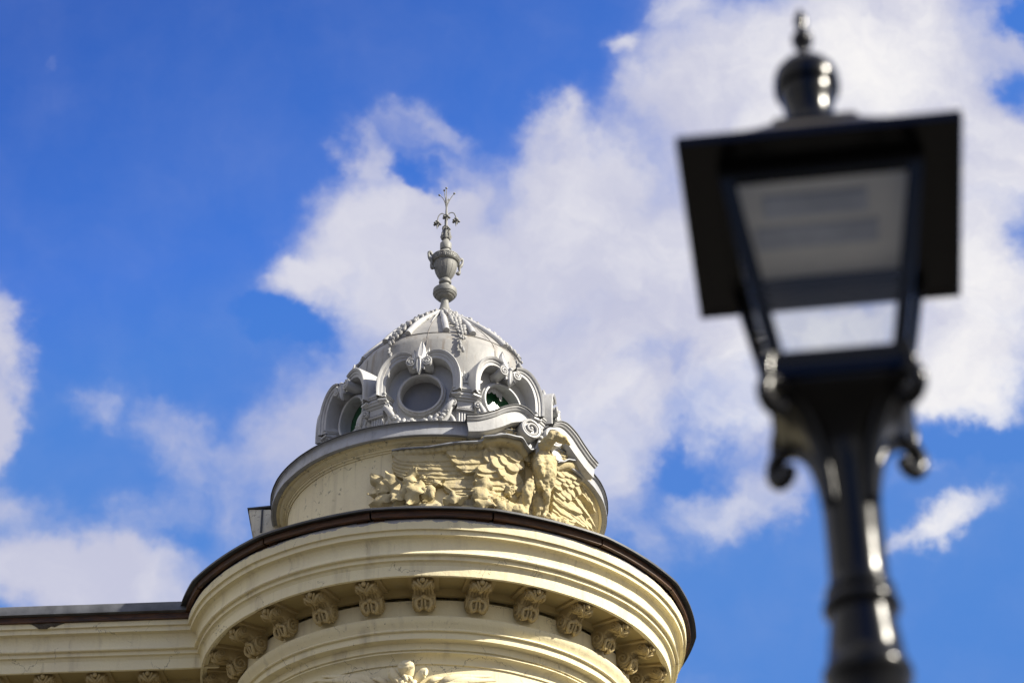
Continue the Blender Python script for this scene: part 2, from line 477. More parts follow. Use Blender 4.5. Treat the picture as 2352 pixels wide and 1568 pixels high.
# ------------------------------------------------------------------ survey of the tower
# readings of the photograph turned into heights (z) and bearings (phi) on round surfaces about the tower axis;
# everything below is in tower coordinates: x right, y away from the street, z up, phi from the street side to the right
X0, Y0 = -0.9337, 26.998
FPX = 85 / 36 * 2352
_r, _u, _f = np.array([1., 0, 0]), np.array([0, -math.sin(rad(PITCH)), math.cos(rad(PITCH))]), np.array([0, math.cos(rad(PITCH)), math.sin(rad(PITCH))])
def zf(py, r):
    """height at which a ring of radius r shows its street-side point at reading py"""
    k = (784 - py) / FPX
    # (z*cos - Y*sin)/(Y*cos + z*sin) = k
    Y = Y0 - r
    c, s = math.cos(rad(PITCH)), math.sin(rad(PITCH))
    return 1.6 + Y * (k * c + s) / (c - k * s)
def on(px, py, R):
    d = (px - 1176) / FPX * _r + (784 - py) / FPX * _u + _f
    a = d[0] ** 2 + d[1] ** 2; b = 2 * (-d[0] * X0 - d[1] * Y0); c = X0 ** 2 + Y0 ** 2 - R * R
    tt = (-b - math.sqrt(max(b * b - 4 * a * c, 0))) / (2 * a)
    x, y, z = d[0] * tt - X0, d[1] * tt - Y0, 1.6 + d[2] * tt
    return math.degrees(math.atan2(x, -y)), z
def P(phi, r, z):
    return (r * math.sin(rad(phi)), -r * math.cos(rad(phi)), z)
def rings(lst):
    return [(r, zf(py, r)) for r, py in lst]

# ------------------------------------------------------------------ ground
g = MB(); g.grid(lambda u, v: (-900 + 1800 * u, -600 + 1800 * v, 0.0), 8, 8)
go = g.build('ground', GROUND, None, None); go['kind'] = 'structure'

# ------------------------------------------------------------------ the corner building
B = empty('corner_building', (X0, Y0, 0), 'cream painted corner building with round tower, grey ornate dome and carved eagle', 'building')

# wall of the tower and of the straight front
R_EDGE = 3.16
b = MB()
Z_WALL = zf(1527, 2.165)
b.lathe([(2.165, 0), (2.165, 5), (2.165, 10), (2.165, Z_WALL - 0.5), (2.165, Z_WALL + 0.02)], n=160, wob=0.006)
b.build('tower_wall', CREAM, B)

# entablature under the big cornice (profile from top to bottom)
ARCH = rings([(2.40, 1378), (2.40, 1412.5), (2.462, 1413.0), (2.468, 1416), (2.462, 1421), (2.44, 1430), (2.415, 1437), (2.405, 1442), (2.42, 1443.5), (2.428, 1445.5), (2.42, 1447.5), (2.395, 1449.5), (2.39, 1451),
              (2.39, 1465), (2.385, 1465.6), (2.295, 1474.5), (2.29, 1476), (2.288, 1490), (2.262, 1493), (2.26, 1494), (2.275, 1495), (2.277, 1497), (2.262, 1499), (2.235, 1503), (2.205, 1509), (2.19, 1515), (2.185, 1521), (2.185, 1524), (2.165, 1526.5)])
def dense(prof, step=0.03):
    out = [prof[0]]
    for a, bb in zip(prof, prof[1:]):
        n = max(1, int(math.hypot(bb[0] - a[0], bb[1] - a[1]) / step))
        out += [(a[0] + (bb[0] - a[0]) * k / n, a[1] + (bb[1] - a[1]) * k / n) for k in range(1, n + 1)]
    return out
b = MB(); b.lathe(dense(ARCH), n=220, wob=0.005)
b.build('entablature', CREAM, B, 30)

# the big cornice
CORN = rings([(3.02, 1189), (3.06, 1190), (3.09, 1194), (3.095, 1198), (3.088, 1213), (3.082, 1213.5), (3.06, 1215.5), (3.056, 1217), (3.053, 1227), (3.045, 1227.6), (3.012, 1230), (2.985, 1235), (2.968, 1242), (2.960, 1250), (2.960, 1257), (2.964, 1262), (2.968, 1264),
              (2.982, 1265.5), (2.988, 1268.5), (2.98, 1271), (2.95, 1273.5), (2.94, 1275.5), (2.94, 1284), (2.932, 1284.6), (2.905, 1289), (2.895, 1293), (2.893, 1294), (2.885, 1297), (2.88, 1320)])
Z_SOF = CORN[-1][1]
CORN_B = CORN + [(2.85, Z_SOF - 0.004), (2.85, Z_SOF + 0.03), (2.80, Z_SOF + 0.034)]
b = MB(); b.lathe([(2.6, CORN[0][1] + 0.01)] + dense(CORN_B), n=260, wob=0.0055)
b.build('main_cornice', CREAM, B, 30)
# soffit with its sunk panels
Z_PAN = Z_SOF + 0.034
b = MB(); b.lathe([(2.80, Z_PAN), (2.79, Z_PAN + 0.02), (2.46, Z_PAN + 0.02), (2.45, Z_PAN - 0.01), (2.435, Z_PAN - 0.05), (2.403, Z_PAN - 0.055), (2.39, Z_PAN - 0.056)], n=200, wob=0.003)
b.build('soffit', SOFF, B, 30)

# modillions: a scrolled bracket with leaf, one mesh copied round
NMOD = 26
STEP = 360 / NMOD
PHI_M = -1.6
Z_M = Z_PAN + 0.018
def modillion_meshes():
    b = MB()
    Wm = 0.115
    # pad between the sunk panels
    b.box(-0.175, 0.175, -2.80, -2.43, Z_M - 0.03, Z_M + 0.005)
    # S profile in y (outward negative) and z : belly line below, fat scroll against the frieze, small scroll outside
    top = Z_M - 0.028
    prof = [(-2.755, top), (-2.775, top - 0.035), (-2.765, top - 0.085), (-2.72, top - 0.105), (-2.67, top - 0.085), (-2.63, top - 0.075), (-2.585, top - 0.10),
            (-2.565, top - 0.155), (-2.555, top - 0.21), (-2.51, top - 0.25), (-2.45, top - 0.245), (-2.405, top - 0.20), (-2.395, top - 0.12), (-2.395, top)]
    pc = [tuple(q) for q in cr([(p[0], p[1]) for p in prof], 52)]
    for side in (-1, 1):
        n = len(pc)
    vs = [(-Wm, y, z) for y, z in pc] + [(Wm, y, z) for y, z in pc]
    n = len(pc)
    b.add(vs, [tuple(range(n)), tuple(range(2 * n - 1, n - 1, -1))] + [(i, i + n, (i + 1) % n + n, (i + 1) % n) for i in range(n)])
    # reeds along the belly
    for x in (-0.095, -0.062, -0.03, 0.03, 0.062, 0.095):
        seg = pc[7:26]
        b.tube([(x, y, z - 0.002) for y, z in seg], 0.0125, 6)
    # cross band
    b.tube([(-Wm - 0.004, pc[27][0], pc[27][1] - 0.004), (Wm + 0.004, pc[27][0], pc[27][1] - 0.004)], 0.014, 6)
    # side spirals, on both flanks
    for sx in (-1, 1):
        for cy, cz, r0, tt in ((-2.478, top - 0.15, 0.085, 1), (-2.718, top - 0.058, 0.045, -1)):
            pts = []
            for k in range(34):
                q = k / 33; a = rad(90 + tt * 560 * q); r = r0 * (1 - 0.8 * q)
                pts.append((sx * (Wm + 0.004), cy + math.cos(a) * r, cz + math.sin(a) * r))
            b.tube(pts, [0.013 * r0 / 0.085 + 0.004 - 0.004 * k / 33 for k in range(34)], 6)
            b.ball((sx * (Wm + 0.004), cy, cz), (0.014, r0 * 0.22, r0 * 0.22))
    body = b
    # acanthus leaf: lower tongue with volutes, outer fan with knob
    l = MB()
    for sx in (-1, 1):
        l.tube(cr([(sx * 0.02, -2.60, top - 0.165), (sx * 0.075, -2.585, top - 0.18), (sx * 0.085, -2.565, top - 0.235), (sx * 0.05, -2.525, top - 0.272), (sx * 0.022, -2.55, top - 0.25)], 12), [0.02] * 8 + [0.022] * 5, 7)
        l.tube(cr([(sx * 0.012, -2.60, top - 0.15), (sx * 0.02, -2.575, top - 0.21), (sx * 0.02, -2.53, top - 0.265)], 6), 0.013, 6)
        l.ball((sx * 0.06, -2.49, top - 0.262), (0.028, 0.03, 0.02))
        l.ball((sx * 0.088, -2.46, top - 0.25), (0.02, 0.03, 0.016))
        l.tube(cr([(0, -2.725, top - 0.115), (sx * 0.035, -2.755, top - 0.10), (sx * 0.085, -2.785, top - 0.07), (sx * 0.105, -2.775, top - 0.045)], 8), [0.016, 0.018, 0.02, 0.022, 0.022, 0.02, 0.018, 0.014, 0.01], 6)
        l.tube(cr([(0, -2.73, top - 0.11), (sx * 0.03, -2.785, top - 0.075), (sx * 0.055, -2.815, top - 0.035)], 6), [0.014, 0.016, 0.018, 0.018, 0.018, 0.016, 0.012], 6)
    l.ball((0, -2.60, top - 0.15), (0.035, 0.03, 0.03))
    l.tube([(0, -2.65, top - 0.095), (0, -2.72, top - 0.125), (0, -2.775, top - 0.09)], [0.016, 0.02, 0.016], 7)
    for k in range(3):
        l.ball((0, -2.70 + 0.022 * k, top - 0.128 + 0.012 * k), 0.012 - 0.002 * k)
    l.ball((0, -2.815, top - 0.045), (0.03, 0.03, 0.034))
    return body, l
mb_, ml_ = modillion_meshes()
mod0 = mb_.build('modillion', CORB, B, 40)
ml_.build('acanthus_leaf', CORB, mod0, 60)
first = True
for k in range(-7, 8):
    ph = PHI_M + STEP * k
    if ph < -96:
        continue
    if first:
        mod0.rotation_euler = (0, 0, rad(ph)); first = False
    else:
        copy_tree(mod0, B, ph)

# straight front to the left: same profile drawn along a line
PSI = 4.0
dx, dy = math.cos(rad(PSI)), -math.sin(rad(PSI))
nx, ny = -math.sin(rad(PSI)), -math.cos(rad(PSI))
BP = Vector(P(-75, R_EDGE, 0))
def wing_pt(s, r, z):
    o = r - R_EDGE
    return (BP.x + dx * s + nx * o, BP.y + dy * s + ny * o, z)
def wing_sweep(b, prof, s0, s1, n=90, wob=0.0):
    def fn(u, v):
        r, z = prof[int(round(v * (len(prof) - 1)))]
        s = s0 + (s1 - s0) * u
        if wob:
            r += wob * mnoise.noise(Vector((s * 2.2, r * 5, z * 5))); z += wob * mnoise.noise(Vector((s * 2.0, 4, z * 2)))
        return wing_pt(s, r, z)
    b.grid(fn, n, len(prof) - 1)
b = MB(); wing_sweep(b, [(2.6, CORN[0][1] + 0.006)] + dense(CORN_B), -16, 0.42, 140, 0.006); b.build('front_cornice', CREAM, B, 30)
b = MB(); wing_sweep(b, [(2.80, Z_PAN), (2.79, Z_PAN + 0.02), (2.46, Z_PAN + 0.02), (2.45, Z_PAN - 0.01), (2.435, Z_PAN - 0.05), (2.403, Z_PAN - 0.055), (2.39, Z_PAN - 0.056)], -16, 1.2, 40); b.build('front_soffit', SOFF, B, 30)
b = MB(); wing_sweep(b, dense(ARCH), -16, 1.5, 60); wing_sweep(b, [(2.165, Z_WALL + 0.02), (2.165, 0)], -16, 1.5, 4); b.build('front_wall', CREAM, B, 30)
b = MB()          # a patch where the plaster under the gutter has fallen away
rnd = random.Random(4)
zt = Z_SOF + (zf(1193, 3.09) - Z_SOF) + 0.012
n_ = 16
top_ = [(-2.08 + 0.78 * k / n_, zt) for k in range(n_ + 1)]
low_ = [(-2.08 + 0.78 * k / n_, zt - 0.03 - 0.10 * math.sin(math.pi * k / n_) ** 1.5 * rnd.uniform(0.55, 1.15)) for k in range(n_ + 1)]
vs_ = []
for (s0_, za_), (s1_, zb2_) in zip(top_, low_):
    vs_ += [wing_pt(s0_, 3.101, za_), wing_pt(s1_, 3.101, zb2_), wing_pt(s1_, 3.085, zb2_)]
b.add(vs_, [f for k in range(n_) for f in ((3 * k, 3 * k + 3, 3 * k + 4, 3 * k + 1), (3 * k + 1, 3 * k + 4, 3 * k + 5, 3 * k + 2))])
b.build('bare_patch', simple('bare_mortar', (0.085, 0.072, 0.058), 0.9, 0.0, 0.5, 14.0, 0.5), B, 0, label='dark ragged patch of bare mortar under the gutter')
rotw = -PSI
for k in range(9):
    o = mod0.copy(); COL.objects.link(o); o.parent = B
    s = -0.46 - 0.645 * k
    # a modillion sits at y = -r from its origin: move the origin so the pad lies on the front line
    q = wing_pt(s, 0.0, 0)
    o.location = (q[0], q[1], 0); o.rotation_euler = (0, 0, rad(rotw))
    for ch in mod0.children:
        c = ch.copy(); COL.objects.link(c); c.parent = o

# roof edge: zinc sheet over brown boards laid as a polygon
PV = [-12.4 + 25.6 * k for k in range(-4, 7)]
Z_R = zf(1166, R_EDGE)
def poly_r(phi, rv):
    k = math.floor((phi + 12.4) / 25.6)
    mid = -12.4 + 25.6 * (k + 0.5)
    q = math.cos(rad(12.8)) / math.cos(rad(phi - mid))
    return rv * (0.72 + 0.28 * q)
def poly_band(b, prof, a0, a1, n=150, jitter=0.0):
    def fn(u, v):
        r, z = prof[int(round(v * (len(prof) - 1)))]
        a = a0 + (a1 - a0) * u
        r = poly_r(a, r)
        return P(a, r, z + jitter * mnoise.noise(Vector((a * 0.14, v, 0))))
    b.grid(fn, n, len(prof) - 1)
b = MB(); poly_band(b, [(1.9, Z_R + 0.30), (3.20, Z_R + 0.014), (3.228, Z_R + 0.002), (3.228, Z_R - 0.022), (3.220, Z_R - 0.024), (3.212, Z_R - 0.008), (3.1, Z_R - 0.004)], -118, 118, 236)
b.build('roof_sheet', ZINC, B, 30)
for a0, a1 in zip(PV, PV[1:]):      # boards, one per side, with thin joints
    q0, q1 = a0 + 0.2, a1 - 0.2
    b = MB()
    sag = random.uniform(-0.006, 0.006)
    bp = [(3.162, Z_R - 0.012), (3.158, Z_R - 0.088), (3.135, Z_R - 0.090), (3.11, Z_R - 0.088), (3.11, Z_R - 0.012)]
    def fnb(u, v):
        a = q0 + (q1 - q0) * u
        r, z = bp[int(round(v * 5)) % 5]
        return P(a, poly_r(a, r), z + sag * (u - 0.5))
    b.grid(fnb, 10, 5)
    for u in (0, 1):
        b.add([fnb(u, v / 5) for v in range(5)], [(0, 1, 2, 3, 4)])
    b.build('eaves_board', WOOD, B, 30)
for a in PV:                          # short blocks behind each joint
    for da in (-3.4, 0.3):
        if random.random() < 0.85:
            w = random.uniform(2.2, 3.3)
            pts = [P(aa, r, z) for aa in (a + da, a + da + w) for r in (3.082, 3.00) for z in (Z_R - 0.02, Z_R - 0.125)]
            b = MB(); b.add(pts, [(0, 1, 3, 2), (4, 6, 7, 5), (0, 4, 5, 1), (2, 3, 7, 6), (0, 2, 6, 4), (1, 5, 7, 3)])
            b.build('packing_block', WOOD, B, 30)
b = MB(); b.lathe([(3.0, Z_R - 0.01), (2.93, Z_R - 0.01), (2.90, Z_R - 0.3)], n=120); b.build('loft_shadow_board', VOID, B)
# straight front: gutter and board
b = MB(); wing_sweep(b, [(1.0, Z_R + 0.1), (3.10, Z_R + 0.05), (3.165, Z_R + 0.045), (3.17, Z_R + 0.035), (3.17, Z_R - 0.06), (3.19, Z_R - 0.066), (3.19, Z_R - 0.082), (3.13, Z_R - 0.085), (3.10, Z_R - 0.08)], -16, 0.10, 60, 0.002)
wing_sweep(b, [(3.10, Z_R + 0.035), (3.172, Z_R + 0.033), (3.178, Z_R + 0.022), (3.178, Z_R - 0.058), (3.198, Z_R - 0.066), (3.198, Z_R - 0.086), (3.13, Z_R - 0.09)], -16, -2.45, 20, 0.003)
b.build('gutter', GUTTER, B, 30)
b = MB(); wing_sweep(b, [(3.13, Z_R - 0.05), (3.13, Z_R - 0.16), (3.02, Z_R - 0.165)], -16, 0.2, 40); b.build('front_eaves_board', WOOD, B, 30)

# ------------------------------------------------------------------ drum (attic) of the tower
RD = 1.93
Z_RIM_T, Z_RIM_B = zf(970, 2.14), zf(997, 2.145)
b = MB(); b.lathe([(RD, 15.0), (RD, 15.4), (RD, 15.8), (RD, 16.1), (RD, 16.4), (RD, 16.65), (RD, zf(1029, RD))], n=160, wob=0.007)
b.lathe([(RD - 0.02, zf(1156, RD + 0.035) + 0.02), (RD + 0.035, zf(1156, RD + 0.035)), (RD + 0.04, 15.8), (RD + 0.04, 15.1)], n=160, wob=0.004)
b.build('drum_wall', CREAM2, B, 40)
DC = rings([(2.10, 999.5), (2.085, 1000), (2.08, 1004)]) + [(2.045, zf(1005.5, 2.045)), (2.035, zf(1010, 2.035)), (2.01, zf(1015, 2.01)), (1.985, zf(1018, 1.985)), (1.985, zf(1020, 1.985)), (1.97, zf(1021.5, 1.97)), (1.968, zf(1026, 1.968)), (1.95, zf(1027.5, 1.95)), (1.945, zf(1032, 1.945)), (1.925, zf(1033, 1.925))]
b = MB(); b.lathe([(2.0, Z_RIM_B + 0.03)] + dense(DC), n=200, wob=0.004); b.build('drum_cornice', CREAM2, B, 30)
b = MB(); b.lathe([(1.2, Z_RIM_T + 0.06), (2.13, Z_RIM_T + 0.016), (2.155, Z_RIM_T + 0.012), (2.158, Z_RIM_T), (2.135, Z_RIM_T - 0.006), (2.125, Z_RIM_T - 0.02), (2.14, Z_RIM_B + 0.05), (2.15, Z_RIM_B + 0.02), (2.15, Z_RIM_B), (2.125, Z_RIM_B - 0.004), (2.12, Z_RIM_B + 0.01), (2.0, Z_RIM_B + 0.012)], n=220, wob=0.006)
b.build('drum_rim', RIMG, B, 30)
b = MB(); b.lathe([(2.10, Z_RIM_T + 0.018), (2.168, Z_RIM_T + 0.016), (2.170, Z_RIM_T + 0.004), (2.150, Z_RIM_T + 0.003)], n=220, wob=0.008); b.build('rim_edge_strip', DARKM, B, 30)

# stub of the attic wall behind, with its own cornice end
b = MB()
zs = zf(1172, 2.0)
ST = [(-2.46, 17.93), (-2.455, 17.86), (-2.44, 17.84), (-2.41, 17.62), (-2.385, 17.60), (-2.36, 17.36), (-2.33, 17.30), (-2.24, 17.2), (-2.24, 15.9), (-1.7, 15.9), (-1.7, 17.93)]
ST = [(x, z + 0.23) if z > 17 else (x, z) for x, z in ST]
b.prism(ST, 0.10, 3.2)
b.build('attic_block', ADOBE, B, 20).location = (0, 0, -0.9)
b = MB(); b.prism([(-2.48, 18.16), (-1.7, 18.24), (-1.7, 18.27), (-2.485, 18.178)], 0.08, 3.2); b.box(-2.30, -2.275, 0.085, 0.3, 17.82, 18.16)
b.build('attic_flashing', DARKM, B, 30).location = (0, 0, -0.9)

# ------------------------------------------------------------------ dome
DA, DR, DH, DP = 21.37, 1.18, 1.30, 1.3
def rdome(z):
    u = min(1, max(0, (z - (DA - DH)) / DH))
    return DR * (1 - u ** DP)
prof = [(1.17, 17.95), (1.17, 18.6), (1.17, 19.25), (1.20, 19.45), (1.20, 19.8)] + [(rdome(DA - DH + DH * k / 26), DA - DH + DH * k / 26) for k in range(26)]
b = MB(); b.lathe(prof, n=128, wob=0.007); 
domeo = b.build('dome', DOMEG, B, 45)
domeo.location.z = -0.462; domeo.scale.z = 0.972
def on_dome(phi, z, h=0.0):
    return P(phi, (rdome(z) if z > DA - DH else DR + (DA - DH - z) * 0.1) + h, z)
# sheet joint round the dome
b = MB()
zj = 20.24
b.tube([on_dome(-180 + 3 * k, zj, 0.004) for k in range(121)], 0.006, 5, cap=False)
for k in range(8):
    b.tube([on_dome(-8 + 45 * k, zj - 0.5 + 0.1 * i, 0.002) for i in range(10)], 0.004, 5)
b.build('sheet_seam', SEAM, domeo)
G0 = 13.5          # bearing of a garland, one every 45 degrees over a pilaster
def horn(side):
    b = MB()
    zs_ = [21.28 - (21.28 - 20.27) * k / 14 for k in range(15)]
    pts = [on_dome(side * (12 - 2.8 * k / 14 if k > 5 else 16 - 4.0 * k / 5), z, 0.028) for k, z in enumerate(zs_)]
    b.tube(pts, [0.022 + 0.022 * min(1, k / 9) for k in range(15)], 10)
    return b
h0 = horn(-1).build('rib_horn', ORNG, domeo, 60, G0)
h1 = horn(1).build('rib_horn', ORNG, domeo, 60, G0)
def garland():
    b = MB()
    z = 21.2
    k = 0
    rnd = random.Random(9)
    while z > 19.9:
        q = (21.2 - z) / 1.3
        s = 0.042 + 0.012 * math.sin(min(1, q * 1.2) * 3.1) - (0.012 if q > 0.8 else 0)
        s *= rnd.uniform(0.85, 1.25)
        c = Vector(on_dome(rnd.uniform(-1.2, 1.2), z, 0.035))
        if q < 0.86:
            for sx in (-1, 1):
                b.ball(c + Vector((sx * s * 0.8, -0.008, 0.012)), (s * 0.62, s * 0.55, s * 0.85), n=8, m=6, rot=Matrix.Rotation(sx * 0.5, 3, 'Y'), nz=0.3)
            b.ball(c + Vector((0, -0.025, -0.012)), (s * 0.55, s * 0.55, s * 0.8), n=8, m=6)
        else:
            b.ball(c, (s * 0.7, s * 0.7, s), n=8, m=6)
            b.ball(c + Vector((0, -0.01, -0.035)), (0.024, 0.024, 0.035), n=8, m=6)
        z -= s * 1.75; k += 1
    return b
ga = garland().build('bellflower_garland', GARL, domeo, 60, G0)
sp = MB()
for a, ln in ((-7, 0.36), (0, 0.5), (7, 0.3), (-3.5, 0.2)):
    pts = [on_dome(a * (1.25 - 0.3 * k / 6), 21.22 - ln * k / 6 * 1.15, 0.012) for k in range(7)]
    sp.tube(pts, [0.022 - 0.003 * k for k in range(7)], 7)
spo = sp.build('rib_spike', ORNG, domeo, 60, G0 + 22.5)
for k in range(-2, 3):
    if k:
        for q in (h0, h1, ga):
            copy_tree(q, domeo, G0 + 45 * k)
    if k not in (0,):
        copy_tree(spo, domeo, G0 + 22.5 + 45 * k)

# ------------------------------------------------------------------ oculus dormers (built at phi 0, turned round the axis)
ZO = zf(903, 1.375)
RW = 1.315
def dormer(kind, blind):
    e = empty('oculus_dormer', (0, 0, 0), parent=B)
    # wall plate with a round hole
    b = MB()
    n = 72
    def outl(a):
        c, s = math.cos(a), math.sin(a)
        if s >= -0.05:
            return (0.47 * c, 0.05 + 0.46 * s)
        k = min(0.52 / max(abs(c), 1e-6), 0.95 / max(-s, 1e-6))
        return (k * c * 0.92, k * s)
    inn = [(0.268 * math.cos(2 * math.pi * k / n), ZO + 0.268 * math.sin(2 * math.pi * k / n)) for k in range(n)]
    out = [(outl(2 * math.pi * k / n)[0], ZO + outl(2 * math.pi * k / n)[1]) for k in range(n)]
    vs = [(x, -RW, z) for x, z in inn] + [(x, -RW, z) for x, z in out]
    b.add(vs, [(k, (k + 1) % n, n + (k + 1) % n, n + k) for k in range(n)])
    vs = [(x, -RW, z) for x, z in inn] + [(x, -RW + 0.13, z) for x, z in inn]
    b.add(vs, [(k, (k + 1) % n, n + (k + 1) % n, n + k) for k in range(n)])
    b.build('dormer_wall', ORNG, e, 30)
    # pane
    b = MB()
    b.add([(x, -RW + 0.09, z) for x, z in inn], [tuple(range(n))])
    b.build('window_pane', blind, e)
    # ring
    b = MB()
    sec = [(0.262, -0.01), (0.262, 0.075), (0.270, 0.085), (0.288, 0.085), (0.294, 0.075), (0.298, 0.055), (0.312, 0.05), (0.316, -0.005)]
    b.grid(lambda u, v: ((sec[int(round(v * 7))][0]) * math.cos(2 * math.pi * u), -RW - sec[int(round(v * 7))][1], ZO + sec[int(round(v * 7))][0] * math.sin(2 * math.pi * u)), 72, 7, cu=True)
    b.build('window_ring', ORNG, e, 35)
    # hood: two C scrolls meeting at the top
    half = cr([(0.485, -0.10), (0.488, 0.03), (0.475, 0.17), (0.425, 0.31), (0.34, 0.415), (0.245, 0.46), (0.165, 0.458), (0.115, 0.44)], 40)
    b = MB()
    YF = 1.515
    secp = [(-0.060, -(RW - 0.01)), (-0.060, -(YF - 0.03)), (-0.054, -(YF - 0.012)), (-0.02, -(YF - 0.008)), (-0.015, -(YF - 0.004)), (-0.013, -(YF + 0.004)), (0.012, -(YF + 0.010)), (0.018, -(YF + 0.012)), (0.020, -(YF + 0.024)), (0.034, -(YF + 0.034)), (0.048, -(YF + 0.040)), (0.055, -(YF + 0.032)), (0.057, -(YF - 0.0)), (0.050, -1.36), (0.02, -1.05)]
    for sx in (-1, 1):
        def fn(u, v):
            i = int(round(u * 40)); q = half[i]
            d = half[min(i + 1, 40)] - half[max(i - 1, 0)]
            d /= np.linalg.norm(d)
            nrm = np.array([d[1], -d[0]])
            if u < 0.02:
                nrm = np.array([1.0, 0.0])
            w = 1.0 if u < 0.7 else 1.0 - 0.35 * (u - 0.7) / 0.3
            k = secp[int(round(v * (len(secp) - 1)))]
            x, z = q[0] + nrm[0] * k[0] * w, q[1] + nrm[1] * k[0] * w
            return (sx * x, k[1], ZO + z + 0.03)
        b.grid(fn, 40, len(secp) - 1)
        # impost face closing the lower end
        x0, x1 = 0.475 - 0.06, 0.475 + 0.057
        b.box(sx * (x0 if sx > 0 else x1) if sx > 0 else -x1, x1 if sx > 0 else -x0, -YF + 0.01, -1.3, ZO - 0.115, ZO - 0.095)
    b.build('hood', ORNG, e, 30)
    # volutes
    for sx in (-1, 1):
        b = MB()
        cx, cz = sx * 0.098, ZO + 0.375
        M = Matrix.Translation((cx, 0, cz))
        b.grid(lambda u, v: ((0.066 if v < 0.75 else 0.050) * math.cos(2 * math.pi * u), (-1.32, -1.545, -1.555, -1.55)[int(round(v * 3))], (0.066 if v < 0.75 else 0.050) * math.sin(2 * math.pi * u)), 28, 3, cu=True, M=M)
        b.add([(0.052 * math.cos(2 * math.pi * k / 28), -1.549, 0.052 * math.sin(2 * math.pi * k / 28)) for k in range(28)], [tuple(range(28))], M)
        pts = []
        for k in range(44):
            q = k / 43; a = rad(90) + sx * rad(-680 * q); r = 0.066 * (1 - 0.78 * q)
            pts.append((math.cos(a) * r, -1.555 - 0.012 * q, math.sin(a) * r))
        b.tube(pts, [0.0135 - 0.004 * k / 43 for k in range(44)], 7, M)
        b.ball((0, -1.555, 0), (0.019, 0.022, 0.019), M)
        b.build('volute', ORNG, e, 40)
    # crowning leaf: tall lanceolate top, side fronds, drop below
    b = MB()
    def blade(base, tip, w, curl, bow=0.03, side=0):
        base, tip = Vector(base), Vector(tip)
        ax = tip - base
        sd = Vector((1, 0, 0)) if abs(ax.normalized().x) < 0.9 else Vector((0, 0, 1))
        ot = ax.normalized().cross(sd).normalized()
        if ot.y > 0: ot = -ot
        sd = ot.cross(ax.normalized()).normalized()
        for s_ in (0, 1):
            def fn(u, v):
                q = (v - 0.5) * 2
                ww = w * (math.sin(math.pi * min(1, (0.12 + 0.88 * u))) ** 0.75) * (1 if u < 0.999 else 0.02)
                p = base + ax * u + sd * (q * ww) + ot * (bow * (1 - q * q) * (1 - u * 0.4) + curl * u * u - (0.014 * (1 - q * q) if abs(q) < 0.34 else 0) - (0.018 if s_ else 0))
                return p
            b.grid(fn, 12, 8)
    blade((0, -1.49, ZO + 0.43), (0.0, -1.31, ZO + 0.78), 0.062, 0.05, 0.05)
    for sx in (-1, 1):
        for k, (ex, ez, w) in enumerate(((0.10, 0.66, 0.03), (0.16, 0.60, 0.03), (0.21, 0.545, 0.028))):
            blade((sx * 0.03, -1.46, ZO + 0.43 + 0.01 * k), (sx * ex, -1.33, ZO + ez), w, 0.05, 0.03)
    blade((0, -1.555, ZO + 0.43), (0, -1.555, ZO + 0.20), 0.044, -0.02, 0.035)
    for sx in (-1, 1):
        blade((sx * 0.01, -1.545, ZO + 0.36), (sx * 0.075, -1.535, ZO + 0.26), 0.025, 0.02, 0.02)
    b.ball((0, -1.555, ZO + 0.43), (0.03, 0.035, 0.03))
    b.build('keystone_leaf', ORNG, e, 55)
    # festoon of fruit below the window
    b = MB()
    fp = cr([(-0.41, -0.25), (-0.33, -0.38), (-0.20, -0.475), (0.0, -0.52), (0.20, -0.475), (0.33, -0.38), (0.41, -0.25)], 34)
    rnd = random.Random(3)
    for i, q in enumerate(fp):
        c = 1 - abs(i / 17 - 1)
        s = 0.028 + 0.022 * min(1, c * 1.3)
        for _ in range(3 if c > 0.2 else 1):
            b.ball((q[0] + rnd.uniform(-0.03, 0.03) * min(1, c * 2), -RW - 0.15 - rnd.uniform(0, 0.04), ZO + q[1] + rnd.uniform(-0.04, 0.04) * min(1, c * 2)), [s * rnd.uniform(0.5, 0.95) for _ in range(3)], n=9, m=6, nz=0.3)
    for sx in (-1, 1):
        b.tube(cr([(sx * 0.44, -1.50, ZO - 0.21), (sx * 0.385, -1.50, ZO - 0.29), (sx * 0.31, -1.48, ZO - 0.40)], 8), [0.014, 0.022, 0.03, 0.036, 0.042, 0.044, 0.042, 0.034, 0.02], 8, flat=0.7)
    b.build('fruit_festoon', ORNG, e, 60)
    return e
PH_O = -9.0
d0 = dormer('a', BLIND); d0.rotation_euler = (0, 0, rad(PH_O))
d0['label'] = 'dormer with grey boarded window in its round frame'
